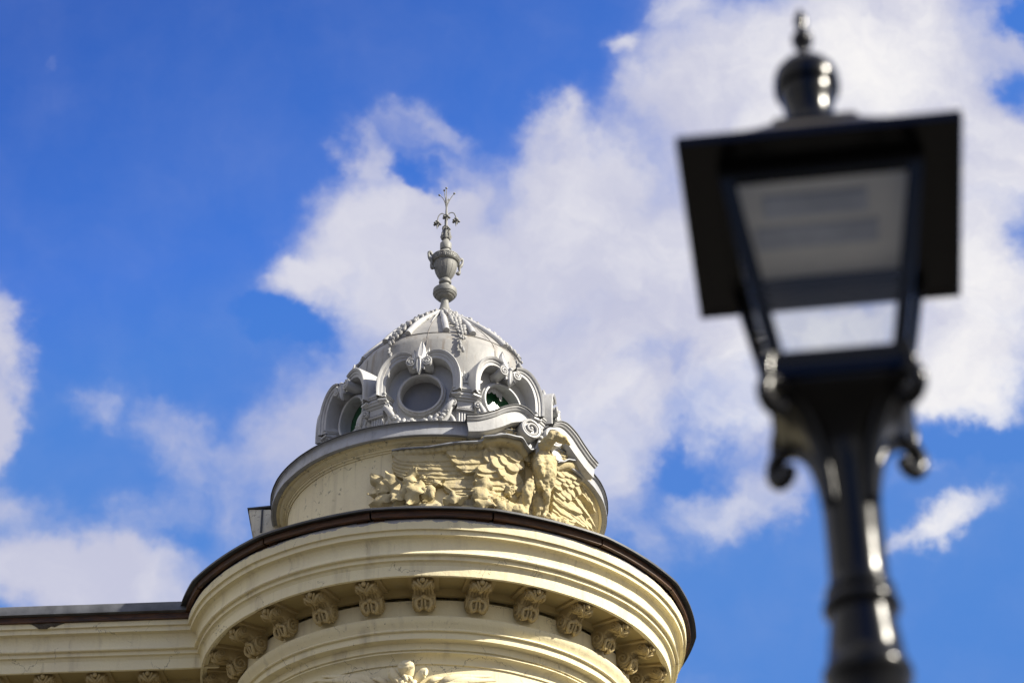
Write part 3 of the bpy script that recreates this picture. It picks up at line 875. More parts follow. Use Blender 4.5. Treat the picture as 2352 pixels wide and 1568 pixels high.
for k in (-2, -1, 1, 2):
    c = copy_tree(d0, B, PH_O + 45 * k)
    if 'label' in c: del c['label']
    for ch in c.children:
        if ch.name.startswith('window_pane'):
            ch.data = ch.data.copy(); ch.data.materials.clear(); ch.data.materials.append(GREEN)
            ch['label'] = 'dark green glass pane'
    if k == 1:      # a loose sheet hangs in the top of this window
        b = MB()
        b.grid(lambda u, v: ((-0.17 + 0.24 * u), -RW + 0.02 - 0.02 * math.sin(u * 5), ZO + 0.262 * math.sqrt(max(0, 1 - ((-0.17 + 0.24 * u) / 0.262) ** 2)) - v * (0.05 + 0.085 * u + 0.012 * math.sin(u * 23))), 20, 4)
        b.build('torn_lining', ORNG, c)
        b = MB()  # pale plate paints in the sunlit part of the pane, edged by the hood's shadow
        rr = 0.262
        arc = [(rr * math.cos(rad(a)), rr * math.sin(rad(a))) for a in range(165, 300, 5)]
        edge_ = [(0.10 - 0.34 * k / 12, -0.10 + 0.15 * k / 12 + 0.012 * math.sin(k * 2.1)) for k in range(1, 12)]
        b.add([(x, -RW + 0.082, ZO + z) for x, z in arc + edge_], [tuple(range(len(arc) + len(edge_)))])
        b.build('sunlit_pane_area', SUNLITG, c)

# pilasters between the dormers, with entablature block, flame and capital
def pilaster():
    e = empty('pilaster', (0, 0, 0), parent=B)
    b = MB()
    z = ZO
    b.box(-0.095, 0.095, -1.555, -1.3, z - 1.0, z - 0.285)
    for k in range(5):
        x = -0.070 + 0.035 * k
        b.tube([(x, -1.557, z - 0.98), (x, -1.557, z - 0.31)], 0.0115, 8)
    b.build('shaft', ORNG, e, 30)
    b = MB()
    b.box(-0.125, 0.125, -1.61, -1.3, z - 0.165, z - 0.135, bev=0.006)
    b.box(-0.10, 0.10, -1.585, -1.3, z - 0.285, z - 0.165)
    for k in range(9):
        b.ball((-0.08 + 0.02 * k, -1.588, z - 0.262), (0.009, 0.012, 0.012), n=6, m=5)
    b.tube([(-0.11, -1.59, z - 0.285), (0.11, -1.59, z - 0.285)], 0.010, 7)
    for sx in (-1, 1):
        M = Matrix.Translation((sx * 0.158, 0, z - 0.20))
        b.grid(lambda u, v: ((0.052 if v < 0.9 else 0.001) * math.cos(2 * math.pi * u), (-1.40, -1.60, -1.60)[int(round(v * 2))], (0.052 if v < 0.9 else 0.001) * math.sin(2 * math.pi * u)), 24, 2, cu=True, M=M)
        pts = []
        for k in range(40):
            q = k / 39; a = rad(90) + sx * rad(-640 * q); r = 0.053 * (1 - 0.8 * q)
            pts.append((math.cos(a) * r, -1.602 - 0.02 * q, math.sin(a) * r))
        b.tube(pts, 0.0105, 7, M)
        b.ball((0, -1.61, 0), 0.015, M)
    b.tube([(-0.158, -1.603, z - 0.147), (0.158, -1.603, z - 0.147)], 0.0105, 7)
    b.build('capital', ORNG, e, 40)
    b = MB()
    for (w, y, z0, z1) in ((0.155, 1.64, -0.135, -0.105), (0.165, 1.655, -0.105, -0.085), (0.155, 1.645, -0.085, -0.055), (0.170, 1.665, -0.055, -0.035), (0.182, 1.68, -0.035, -0.018), (0.150, 1.645, -0.018, 0.03),
                           (0.125, 1.62, 0.03, 0.05), (0.11, 1.605, 0.05, 0.065), (0.085, 1.58, 0.065, 0.115), (0.10, 1.595, 0.115, 0.135)):
        b.box(-w, w, -y, -1.2, z + z0, z + z1)
    b.build('entablature_block', ORNG, e, 30)
    b = MB()
    zb = z + 0.135
    b.lathe([(0.05, zb), (0.062, zb + 0.03), (0.05, zb + 0.07), (0.03, zb + 0.12), (0.012, zb + 0.17), (0.002, zb + 0.2)], n=12, M=Matrix.Translation((0, -1.515, 0)))
    rnd = random.Random(5)
    for ring, (rr, zz_, ln) in enumerate(((0.06, 0.0, 0.09), (0.052, 0.05, 0.08), (0.035, 0.095, 0.07))):
        for k in range(7):
            a = 2 * math.pi * (k + 0.5 * ring) / 7
            c = Vector((math.cos(a) * rr, -1.515 + math.sin(a) * rr, zb + zz_))
            b.tube([c, c + Vector((math.cos(a) * 0.015, math.sin(a) * 0.015, ln * 0.5)), c + Vector((math.cos(a) * 0.03 * rnd.uniform(0.4, 1.2), math.sin(a) * 0.03, ln))], [0.020, 0.017, 0.003], 6)
    b.build('flame_finial', ORNG, e, 60)
    for sx in (-1, 1):          # scroll consoles flanking the shaft
        b = MB()
        b.tube(cr([(sx * 0.16, -1.57, z - 0.26), (sx * 0.205, -1.55, z - 0.34), (sx * 0.15, -1.55, z - 0.42), (sx * 0.135, -1.55, z - 0.50), (sx * 0.20, -1.55, z - 0.56), (sx * 0.25, -1.53, z - 0.52), (sx * 0.23, -1.53, z - 0.47)], 22),
               [0.02 + 0.014 * math.sin(k / 22 * 3.1) for k in range(23)], 8)
        b.tube(cr([(sx * 0.17, -1.59, z - 0.235), (sx * 0.22, -1.57, z - 0.40), (sx * 0.32, -1.55, z - 0.55)], 10), [0.012 + 0.02 * math.sin(k / 10 * 3.1) for k in range(11)], 8, flat=0.6)
        b.build('side_scroll', ORNG, e, 60)
    return e
p0 = pilaster()
for ch in p0.children:
    for v in ch.data.vertices:
        v.co.y += 0.105
p0.rotation_euler = (0, 0, rad(G0))
for k in (-2, -1, 1, 2):
    copy_tree(p0, B, G0 + 45 * k)

# ------------------------------------------------------------------ urn and flower spray on the dome top
U = empty('urn_finial', (0.018, 0, -0.334), parent=B)
U.scale.z = 0.966
b = MB()
b.lathe([(0.0, 21.22), (0.18, 21.24), (0.185, 21.262), (0.17, 21.285), (0.11, 21.32), (0.085, 21.37), (0.066, 21.43), (0.055, 21.50), (0.053, 21.545), (0.06, 21.56), (0.07, 21.565)], n=48)
b.lathe([(0.05, 21.555), (0.075, 21.56), (0.105, 21.575), (0.122, 21.595), (0.122, 21.607), (0.137, 21.612), (0.150, 21.63), (0.150, 21.642), (0.160, 21.646), (0.166, 21.665), (0.162, 21.72), (0.148, 21.735), (0.09, 21.755), (0.065, 21.79), (0.062, 21.83)], n=56)
b.lathe([(0.06, 21.825), (0.083, 21.84), (0.088, 21.86), (0.083, 21.885), (0.07, 21.90), (0.066, 21.915)], n=40)
b.build('pedestal', STONEG, U, 30)
b = MB()
b.lathe([(0.066, 21.91), (0.082, 21.925), (0.115, 21.985), (0.142, 22.05), (0.158, 22.12), (0.163, 22.17), (0.166, 22.185), (0.185, 22.19), (0.192, 22.20), (0.193, 22.285), (0.187, 22.30), (0.15, 22.33), (0.09, 22.37), (0.065, 22.40), (0.062, 22.43)], n=64)
for k in range(12):
    a = 30 * k + 12
    b.tube([P(a, r + 0.0005, z) for r, z in ((0.082, 21.925), (0.115, 21.985), (0.142, 22.05), (0.158, 22.12), (0.163, 22.17))], 0.0035, 5)
b.build('vase', STONEG, U, 30)
b = MB()        # meander band, raised on the lip
n_m = 16
for k in range(n_m):
    a0 = 360 / n_m * k
    def seg(u0, v0, u1, v1):
        pts = [P(a0 + 360 / n_m * (u0 + (u1 - u0) * q / 4), 0.1945, 22.205 + 0.076 * (v0 + (v1 - v0) * q / 4)) for q in range(5)]
        b.tube(pts, 0.0045, 5)
    for s_ in ((0, .05, 0, .95), (0, .95, .75, .95), (.75, .95, .75, .3), (.75, .3, .3, .3), (.3, .3, .3, .62), (.3, .62, .52, .62), (0, .05, 1, .05)):
        seg(*s_)
b.build('meander_band', STONEG, U, 50)
for a in (-68, 112):
    b = MB()
    pts = [P(0, r, z) for r, z in cr([(0.185, 22.25), (0.22, 22.32), (0.25, 22.31), (0.242, 22.24), (0.205, 22.17), (0.21, 22.10), (0.19, 22.06), (0.16, 22.075)], 26)]
    b.tube(pts, [0.016 + 0.009 * math.sin(3 * k / 26 * 3.1) ** 2 for k in range(27)], 8)
    b.ball(P(0, 0.222, 22.325), 0.025); b.ball(P(0, 0.19, 22.075), 0.026)
    b.build('urn_handle', STONEG, U, 50, a)
b = MB()
b.lathe([(0.055, 22.425), (0.075, 22.43), (0.080, 22.45), (0.080, 22.535), (0.07, 22.55), (0.05, 22.575), (0.045, 22.60), (0.045, 22.62)], n=36)
b.lathe([(0.045, 22.615), (0.058, 22.63), (0.055, 22.68), (0.042, 22.70), (0.03, 22.74), (0.02, 22.80), (0.018, 22.95), (0.016, 23.12), (0.012, 23.2)], n=14)
for k in range(7):
    a = 360 / 7 * k
    b.tube([P(a, 0.045, 22.62), P(a, 0.062, 22.67), P(a, 0.048, 22.72), P(a, 0.062, 22.755)], [0.02, 0.022, 0.016, 0.006], 7)
for k in range(5):
    a = 72 * k + 20
    b.tube([P(a, 0.03, 22.72), P(a, 0.045, 22.78), P(a, 0.03, 22.83)], [0.018, 0.015, 0.006], 6)
b.build('stem_cup', STONEG, U, 40)
def flower(c, s=1.0, name='flower'):
    s *= 0.78
    b = MB(); c = Vector(c)
    b.ball(c + Vector((0, 0, 0.02 * s)), (0.040 * s, 0.040 * s, 0.034 * s), n=12, m=8)
    for k in range(5):
        a = 72 * k + 25
        d = Vector(P(a, 1, 0)); d.z = 0
        b.ball(c + d * 0.052 * s + Vector((0, 0, -0.03 * s)), (0.026 * s, 0.026 * s, 0.022 * s), n=8, m=6)
    b.ball(c + Vector((0, 0, -0.03 * s)), (0.028 * s, 0.028 * s, 0.035 * s), n=8, m=6)
    b.tube([c + Vector((0, 0, -0.05 * s)), c + Vector((0, 0, -0.10 * s)), c + Vector((0, 0, -0.145 * s))], [0.02 * s, 0.012 * s, 0.003], 7)
    return b.build(name, BUD, U, 60)
flower((-0.125, -0.02, 22.90)); flower((0.135, 0.02, 22.98)); flower((0.0, -0.02, 23.02), 1.0); flower((0.02, -0.03, 22.80), 0.8); flower((-0.02, 0.11, 22.92), 0.8)
b = MB()
b.tube(cr([(0, 0, 23.02), (-0.055, -0.01, 23.075), (-0.105, -0.015, 23.03), (-0.125, -0.02, 22.93)], 10), 0.008, 6)
b.tube(cr([(0, 0, 23.02), (0.055, 0.01, 23.105), (0.11, 0.015, 23.09), (0.135, 0.02, 23.01)], 10), 0.008, 6)
b.tube(cr([(0, 0, 23.02), (-0.01, 0.05, 23.075), (-0.02, 0.10, 23.03), (-0.02, 0.11, 22.95)], 8), 0.008, 6)
for ex, ey, ez in ((-0.102, -0.02, 23.40), (-0.036, 0.0, 23.50), (-0.006, -0.03, 23.52), (0.106, 0.0, 23.445), (0.025, 0.09, 23.40)):
    b.tube(cr([(0, 0, 23.08), (ex * 0.08, ey * 0.08, 23.22), (ex * 0.45, ey * 0.45, 23.34), (ex, ey, ez)], 10), [0.010 - 0.0005 * k for k in range(11)], 6)
    b.ball((ex, ey, ez), 0.017, n=8, m=6)
b.build('flower_stalk', STONEG, U, 60)

# ------------------------------------------------------------------ broken scroll pediment over the eagle (on the drum, round bearing 35.5)
PC = 35.5
PD = empty('scroll_pediment', (0, 0, 0), parent=B)
RPD = 2.15
def pw(s, z, h):       # arc length from the pediment's middle, height, distance out of the rim surface
    a = PC + math.degrees(s / RPD)
    return P(a, RPD + h, z)
zr = (Z_RIM_T + Z_RIM_B) / 2
armL = cr([(-0.95, zr + 0.015), (-0.78, zr + 0.045), (-0.60, zr + 0.13), (-0.44, zr + 0.235), (-0.29, zr + 0.285), (-0.16, zr + 0.245)], 40)
sec = [(-0.105, -0.22), (-0.105, 0.05), (-0.092, 0.09), (0.05, 0.095), (0.055, 0.115), (0.075, 0.125), (0.085, 0.14), (0.10, 0.145), (0.108, 0.10), (0.11, -0.25)]
for sx in (-1, 1):
    b = MB()
    def fn(u, v):
        i = int(round(u * 40)); q = armL[i]
        d = armL[min(i + 1, 40)] - armL[max(i - 1, 0)]; d /= np.linalg.norm(d)
        nn = np.array([-d[1], d[0]])
        w = 1.0 - 0.45 * max(0, (u - 0.75) / 0.25)
        k = sec[int(round(v * (len(sec) - 1)))]
        s, z = q[0] + nn[0] * k[0] * w, q[1] + nn[1] * k[0] * w
        return pw(-sx * s if sx > 0 else s, z, k[1])
    b.grid(fn, 40, len(sec) - 1)
    b.build('pediment_arm', ORNG, PD, 30)
    b = MB()          # dark metal edge on the arm
    def fn2(u, v):
        i = int(round(u * 40)); q = armL[i]
        d = armL[min(i + 1, 40)] - armL[max(i - 1, 0)]; d /= np.linalg.norm(d)
        nn = np.array([-d[1], d[0]])
        w = 1.0 - 0.45 * max(0, (u - 0.75) / 0.25)
        k = ((0.108 * w, 0.155), (0.120 * w, 0.155), (0.124 * w, -0.25))[int(round(v * 2))]
        return pw((-sx * (q[0] + nn[0] * k[0])) if sx > 0 else q[0] + nn[0] * k[0], q[1] + nn[1] * k[0], k[1])
    b.grid(fn2, 40, 2)
    b.build('arm_flashing', DARKM, PD, 30)
    # volute
    b = MB()
    cs, cz, r0 = sx * 0.165, zr + 0.125, 0.135
    def cyl(u, v):
        rr, hh = ((r0, -0.28), (r0, 0.11), (r0 - 0.012, 0.125), (r0 - 0.03, 0.125), (r0 - 0.034, 0.10), (0.001, 0.10))[int(round(v * 5))]
        return pw(cs + rr * math.cos(2 * math.pi * u), cz + rr * math.sin(2 * math.pi * u), hh)
    b.grid(cyl, 40, 5, cu=True)
    pts = []
    for k in range(60):
        q = k / 59; a = rad(90) + sx * rad(-560 * q) * -1 * -1; r = (r0 - 0.02) * (1 - 0.72 * q)
        pts.append(pw(cs + math.cos(a) * r, cz + math.sin(a) * r, 0.11 + 0.012 * q))
    b.tube(pts, [0.020 - 0.006 * k / 59 for k in range(60)], 8)
    b.ball(pw(cs, cz, 0.115), 0.026)
    b.build('volute', ORNG, PD, 35)
b = MB()      # shell and leaf between the volutes
for k in range(-3, 4):
    a = rad(90 + 22 * k)
    p_ = [pw(0.02 * k, zr + 0.10, 0.02), pw(0.02 * k + math.cos(a) * 0.06, zr + 0.14 + math.sin(a) * 0.08, 0.06), pw(0.02 * k + math.cos(a) * 0.11, zr + 0.16 + math.sin(a) * 0.14, 0.0)]
    b.tube(p_, [0.02, 0.03, 0.012], 8)
for k in range(-2, 3):
    b.tube([pw(0.008 * k, zr + 0.04, 0.05), pw(0.028 * k, zr - 0.10, 0.05), pw(0.02 * k, zr - 0.22 + 0.02 * abs(k), 0.02)], [0.018, 0.024, 0.008], 8)
b.ball(pw(0, zr + 0.07, 0.06), (0.04, 0.04, 0.035))
b.build('shell_leaf', ORNG, PD, 60)
rnd = random.Random(11)
for sx in (-1, 1):      # cream carved leaves tucked under each arm
    b = MB()
    for k in range(11):
        s0, z0 = sx * rnd.uniform(0.28, 0.46), zr + rnd.uniform(-0.16, 0.08)
        a = rnd.uniform(0.3, 2.6)
        b.tube([pw(s0, z0, -0.12), pw(s0 + 0.05 * math.cos(a), z0 + 0.05 * math.sin(a), -0.03), pw(s0 + 0.1 * math.cos(a), z0 + 0.09 * math.sin(a), -0.01), pw(s0 + 0.12 * math.cos(a + .8), z0 + 0.10 * math.sin(a + .8), -0.05)], [0.02, 0.03, 0.026, 0.012], 8)
    b.build('carved_leaf', OCHRE, PD, 60)
b = MB()      # tympanum wall under the arms
b.grid(lambda u, v: pw(-0.92 + 1.84 * u, Z_RIM_B - 0.12 + (0.10 + 0.22 * math.sin(math.pi * u) ** 0.8) * v, -0.10), 40, 4)
b.build('tympanum', CREAM2, PD, 40)

# ------------------------------------------------------------------ carved eagle on the drum
EG = empty('eagle_relief', (0, 0, 0), parent=B)
def relw(s, z, h):
    return Vector(P(math.degrees(s / RD), RD + h, z))
def sz(px, py, h=0.05):
    a, z = on(px, py, RD + h)
    return np.array([rad(a) * RD, z])
def A(x, y): return (845.25 + 0.13474 * x, 973.9 + 0.13474 * y)
def Bq(x, y): return (1084.1 + 0.19331 * x, 937.1 + 0.19331 * y)
def feather(b, pts, w, t, h0, tipr=0.2, lift=0.4, n=16, side=1, barb=1.0):
    """one carved feather: tucked under its neighbour on the upper edge, standing proud with a crisp lip on the lower edge"""
    sp_ = cr([sz(px, py, h0) for px, py in pts], n)
    NV = 12
    vs, fs = [], []
    for i, q in enumerate(sp_):
        u = i / n
        d = sp_[min(i + 1, n)] - sp_[max(i - 1, 0)]; d /= (np.linalg.norm(d) + 1e-9)
        nn = np.array([-d[1], d[0]])
        if nn[1] > 0: nn = -nn          # towards the lower edge
        ww = w * (0.75 + 0.25 * min(1, u * 3))
        if u > 1 - tipr:
            ww *= math.sqrt(max(0.0, 1 - ((u - 1 + tipr) / tipr) ** 2)) * 0.96 + 0.04
        for j in range(NV + 1):
            q_ = (j / NV - 0.5) * 2
            e = q + nn * q_ * ww
            hh = h0 + t * (0.25 + 0.75 * (0.5 + 0.5 * q_)) * (0.75 + lift * u) - t * 0.35 * max(0, q_ - 0.7) / 0.3
            hh -= t * 0.30 * math.exp(-((q_ - 0.05) / 0.10) ** 2) * (0.3 + 0.7 * (1 - u))
            hh += barb * 0.0045 * math.sin((e[0] * d[0] + e[1] * d[1]) * 120 + abs(q_ - 0.05) * 9)
            hh += 0.010 * mnoise.noise(Vector((e[0] * 11, e[1] * 11, h0 * 9)))
            if j in (0, NV) or i == n: hh = h0 - 0.06
            vs.append(relw(e[0], e[1], hh))
    for i in range(n):
        for j in range(NV):
            a = i * (NV + 1) + j
            fs.append((a, a + 1, a + NV + 2, a + NV + 1))
    b.add(vs, fs)
def lump(b, px, py, a, c, t, h, rot=0, nz=0.12):
    q = sz(px, py, h)
    def fn(u, v):
        al, be = 2 * math.pi * u, math.pi * (v - 0.5)
        d = Vector((math.cos(be) * math.cos(al), math.cos(be) * math.sin(al), math.sin(be)))
        k = 1 + nz * mnoise.noise(d * 2.0 + Vector((px * 0.37, py * 0.31, 0)))
        x, y = d.x * a * k, d.y * c * k
        cr_, sr_ = math.cos(rot), math.sin(rot)
        return relw(q[0] + x * cr_ - y * sr_, q[1] + x * sr_ + y * cr_, h + d.z * t * k)
    b.grid(fn, 14, 9, cu=True)
class Carving:
    """a carved slab on the drum: height over the wall on a fine (arc, z) grid, the highest feather wins"""
    def __init__(self, s0, s1, z0, z1, step=0.0058):
        self.ss = np.arange(s0, s1, step); self.zs = np.arange(z0, z1, step)
        self.S, self.Z = np.meshgrid(self.ss, self.zs, indexing='ij')
        self.H = np.zeros_like(self.S)
        g = np.random.default_rng(4)
        self.N = np.zeros_like(self.S)
        for k in range(60):
            fx, fz = g.normal(0, 26, 2); ph = g.uniform(0, 6.3)
            self.N += np.sin(self.S * fx + self.Z * fz + ph) / 60 ** 0.5
    def put(self, h, m):
        self.H = np.where(m & (h > self.H), h, self.H)
    def feather(self, px, w, h0, t=0.03, tip=0.16, root=0.0):
        P_ = np.array(cr([sz(x, y, h0) for x, y in px], 24))
        best = np.full(self.S.shape, 1e9); U = np.zeros_like(self.S); Q = np.zeros_like(self.S)
        for i in range(24):
            a, b_ = P_[i], P_[i + 1]
            d = b_ - a; L2 = d @ d + 1e-12
            u = np.clip(((self.S - a[0]) * d[0] + (self.Z - a[1]) * d[1]) / L2, 0, 1)
            dx_, dz_ = self.S - a[0] - u * d[0], self.Z - a[1] - u * d[1]
            dist = np.hypot(dx_, dz_)
            nn = np.array([-d[1], d[0]]) / math.sqrt(L2)
            if nn[1] > 0: nn = -nn
            sg = dx_ * nn[0] + dz_ * nn[1]
            m = dist < best
            best = np.where(m, dist, best); U = np.where(m, (i + u) / 24, U); Q = np.where(m, sg, Q)
        # round tip
        ww = np.where(U > 1 - tip, w * np.sqrt(np.clip(1 - ((U - 1 + tip) / tip) ** 2, 0, 1)), w) * (0.8 + 0.2 * np.clip(U * 4, 0, 1))
        q = np.clip(Q / np.maximum(ww, 1e-5), -1.01, 1.01)
        m = (best <= np.maximum(ww, 1e-5)) & (U > root) & (U < 0.999)
        lip = np.clip((1 - np.abs(q)) / 0.16, 0, 1) ** 0.5
        h = h0 + t * (0.30 + 0.70 * (0.5 + 0.5 * q)) * (0.75 + 0.45 * U) * lip
        h -= t * 0.28 * np.exp(-((q + 0.05) / 0.09) ** 2) * (1 - U * 0.5)
        h -= 0.006 * (np.sin((U * 60) + np.abs(q) * 6) > 0.93) * (self.N > 0.2)
        h += 0.007 * self.N
        self.put(h, m)
    def scale(self, px, py, rx, rz, h0, t=0.045, ang=-2.3):
        q = sz(px, py, h0)
        a, c = (self.S - q[0]) / rx, (self.Z - q[1]) / rz
        d2_ = a * a + c * c
        dirv_ = a * math.cos(ang) + c * math.sin(ang)
        h = h0 + t * (0.45 + 0.55 * dirv_) * np.clip((1 - d2_) / 0.25, 0, 1) ** 0.5 + 0.007 * self.N
        self.put(h, d2_ < 1)
    def ridge(self, pts, w, t):
        P_ = cr([tuple(sz(x, y, h)) + (h,) for x, y, h in pts], 40)
        for a in P_:
            d2_ = ((self.S - a[0]) ** 2 + (self.Z - a[1]) ** 2) / w ** 2
            self.put(a[2] + t * np.sqrt(np.clip(1 - d2_, 0, 1)) + 0.006 * self.N, d2_ < 1)
    def slab(self, poly, h0):
        pts = [sz(x, y, h0) for x, y in poly]
        ins = np.zeros(self.S.shape, bool)
        for (x0, z0), (x1, z1) in zip(pts, pts[1:] + pts[:1]):
            c = ((z0 > self.Z) != (z1 > self.Z)) & (self.S < (x1 - x0) * (self.Z - z0) / (z1 - z0 + 1e-12) + x0)
            ins ^= c
        self.put(np.full_like(self.S, h0) + 0.008 * self.N, ins)
    def emit(self, b):
        H = self.H.copy()
        k = H.copy()
        k[1:-1, 1:-1] = (4 * H[1:-1, 1:-1] + H[:-2, 1:-1] + H[2:, 1:-1] + H[1:-1, :-2] + H[1:-1, 2:]) / 8
        H = np.where(H > 0, k, H)
        ns, nz_ = H.shape
        keep = H > 0
        need = np.zeros_like(keep)
        cell = keep[:-1, :-1] | keep[1:, :-1] | keep[:-1, 1:] | keep[1:, 1:]
        idx = -np.ones(H.shape, int)
        vs, fs = [], []
        for i, j in np.argwhere(cell):
            f = []
            for (a, c) in ((i, j), (i + 1, j), (i + 1, j + 1), (i, j + 1)):
                if idx[a, c] < 0:
                    idx[a, c] = len(vs)
                    vs.append(relw(self.ss[a], self.zs[c], H[a, c] if keep[a, c] else -0.03))
                f.append(idx[a, c])
            fs.append(tuple(f))
        b.add(vs, fs)
# --- left wing, spread along the drum
c_ = Carving(-0.62, 1.22, 15.85, 17.15)
c_.slab([A(450, 520), A(410, 700), A(440, 830), A(800, 960), A(1260, 1010), A(1300, 1140), A(1850, 1220), A(2180, 1200), Bq(560, 1100), Bq(640, 850), Bq(640, 520), Bq(480, 380), Bq(200, 380), A(1400, 400)], 0.02)
LW = [  # root -> tip in the first survey frame, half width, height
    ([(1850, 990), (1500, 1000), (1100, 985), (760, 935)], 0.052, 0.022),
    ([(1900, 935), (1400, 945), (900, 925), (475, 862)], 0.055, 0.030),
    ([(1900, 865), (1400, 885), (900, 868), (430, 800)], 0.060, 0.038),
    ([(2000, 785), (1500, 810), (900, 800), (408, 735)], 0.066, 0.046),
    ([(2100, 690), (1500, 722), (900, 722), (410, 668)], 0.074, 0.054),
    ([(2100, 590), (1500, 630), (900, 635), (425, 600)], 0.085, 0.062),
    ([(2100, 480), (1500, 530), (900, 555), (450, 545)], 0.095, 0.070),
    ([(2150, 1185), (1750, 1185), (1310, 1140)], 0.055, 0.022),
    ([(2150, 1110), (1700, 1115), (1280, 1095)], 0.058, 0.032),
    ([(2150, 1025), (1700, 1040), (1262, 1030)], 0.064, 0.042),
    ([(2150, 760), (1850, 755), (1560, 770)], 0.070, 0.080),
    ([(2300, 670), (1900, 690), (1490, 712)], 0.085, 0.090),
    ([(2300, 550), (1900, 575), (1400, 605)], 0.098, 0.100),
    ([(2400, 420), (2000, 450), (1600, 470), (1330, 465)], 0.105, 0.110),
]
for pts, w, h_ in LW:
    c_.feather([A(*q) for q in pts], w, h_)
for (x0, y0, x1, y1, w, h_) in ((430, 1000, 60, 1005, .066, .09), (430, 935, 35, 930, .068, .105), (420, 868, 25, 862, .070, .12), (360, 790, 40, 780, .066, .135), (330, 710, 55, 725, .072, .15)):
    c_.feather([Bq(x0, y0), Bq((x0 + x1) / 2, (y0 + y1) / 2 + 6), Bq(x1, y1)], w, h_, 0.035, 0.3)
for (x, y, rx, rz, h_) in ((400, 900, .10, .10, .10), (470, 920, .10, .12, .105), (540, 900, .09, .15, .11), (480, 820, .12, .12, .125), (400, 800, .09, .10, .13), (345, 755, .062, .085, .16), (470, 670, .11, .12, .15), (300, 660, .09, .10, .165), (395, 625, .085, .085, .165),
                           (225, 570, .105, .135, .13), (275, 590, .08, .12, .145), (330, 530, .09, .09, .15), (420, 530, .09, .085, .155), (500, 560, .11, .11, .155), (560, 650, .08, .12, .13), (250, 470, .10, .07, .145), (480, 460, .10, .07, .165), (560, 540, .07, .10, .16)):
    c_.scale(*Bq(x, y), rx, rz, h_)
c_.ridge([A(475, 512) + (.055,), A(1000, 450) + (.085,), A(1500, 385) + (.13,), A(2100, 322) + (.19,), Bq(150, 382) + (.22,), Bq(330, 372) + (.25,), Bq(470, 392) + (.26,), Bq(570, 450) + (.24,), Bq(610, 540) + (.18,)], 0.055, 0.045)
b = MB(); c_.emit(b)
b.build('wing', OCHRE, EG, 50, label='wing spread wide along the drum towards the left')
# --- right wing, folding round the corner
c_ = Carving(1.30, 2.72, 15.65, 17.12)
c_.slab([Bq(960, 720), Bq(1110, 660), Bq(1240, 700), Bq(1340, 810), Bq(1420, 950), Bq(1470, 1100), Bq(1490, 1250), Bq(1490, 1450), Bq(1380, 1450), Bq(1180, 1380), Bq(940, 1260), Bq(930, 900)], 0.03)
RWF = [([(940, 1250), (1080, 1330), (1190, 1375)], .05, .035), ([(950, 1190), (1100, 1290), (1210, 1345)], .05, .045), ([(1050, 1200), (1200, 1310), (1320, 1400)], .05, .05), ([(1150, 1220), (1290, 1330), (1380, 1445)], .05, .055), ([(1250, 1260), (1350, 1350), (1425, 1465)], .045, .055), ([(1380, 1290), (1430, 1370), (1475, 1475)], .045, .055), ([(1440, 1270), (1470, 1350), (1488, 1430)], .04, .05),
       ([(950, 1120), (1060, 1220), (1185, 1310)], .052, .06), ([(1080, 1080), (1180, 1150), (1295, 1245)], .052, .075), ([(950, 1040), (1080, 1140), (1190, 1195)], .055, .075), ([(1000, 1060), (1120, 1150), (1275, 1240)], .05, .085), ([(1220, 1060), (1290, 1160), (1378, 1290)], .05, .085), ([(1300, 1000), (1380, 1100), (1435, 1210)], .05, .085), ([(1290, 900), (1370, 1050), (1450, 1240)], .06, .095),
       ([(950, 920), (1030, 1010), (1095, 1085)], .068, .095), ([(1040, 930), (1100, 1010), (1172, 1085)], .068, .105), ([(1120, 920), (1180, 1000), (1220, 1065)], .062, .11), ([(1200, 890), (1250, 970), (1280, 1035)], .06, .115), ([(940, 880), (1000, 935), (1065, 962)], .045, .13)]
for pts, w, h_ in RWF:
    c_.feather([Bq(*q) for q in pts], w, h_, 0.03, 0.2)
for (x, y, rx, rz, h_) in ((1000, 870, .07, .07, .12), (1160, 900, .075, .07, .12), (1090, 890, .08, .07, .125), (1210, 860, .085, .075, .13), (1050, 830, .08, .075, .13), (1130, 840, .085, .08, .14), (1250, 810, .08, .08, .145), (1040, 765, .085, .08, .14), (1110, 765, .09, .08, .15), (1180, 790, .09, .08, .15)):
    c_.scale(*Bq(x, y), rx, rz, h_, 0.04, -1.2)
c_.ridge([Bq(985, 700) + (.15,), Bq(1110, 672) + (.19,), Bq(1230, 706) + (.19,), Bq(1330, 805) + (.17,), Bq(1405, 930) + (.14,), Bq(1450, 1080) + (.10,), Bq(1475, 1220) + (.06,)], 0.06, 0.05)
b = MB(); c_.emit(b)
b.build('wing', OCHRE, EG, 50, label='wing folding round the right side of the drum')
# --- body, neck, legs, tail: one remeshed surface
b = MB()
def limb(pts, rr, n=14):
    seq = [relw(*sz(*Bq(x, y), h), h) for x, y, h in pts]
    seq = [Vector(q) for q in cr(seq, 18)]
    rs = [float(q[0]) for q in cr([(r,) for r in rr], 18)]
    b.tube(seq, rs, n)
    b.ball(seq[0], rs[0], n=12, m=8); b.ball(seq[-1], rs[-1], n=12, m=8)
limb([(800, 480, .12), (820, 600, .20), (860, 720, .24), (865, 850, .22), (845, 950, .16), (805, 1030, .10)], [.09, .13, .15, .135, .105, .06])
limb([(800, 600, .30), (800, 700, .32), (820, 780, .30)], [.055, .065, .05])
limb([(945, 600, .25), (965, 700, .25), (935, 820, .22)], [.045, .05, .04])
limb([(800, 520, .20), (860, 455, .31), (920, 385, .40), (965, 335, .45)], [.085, .082, .075, .062])
limb([(955, 325, .45), (1010, 320, .49)], [.060, .052])
limb([(1010, 325, .50), (1070, 345, .52), (1120, 385, .52), (1165, 440, .50)], [.042, .036, .028, .009])
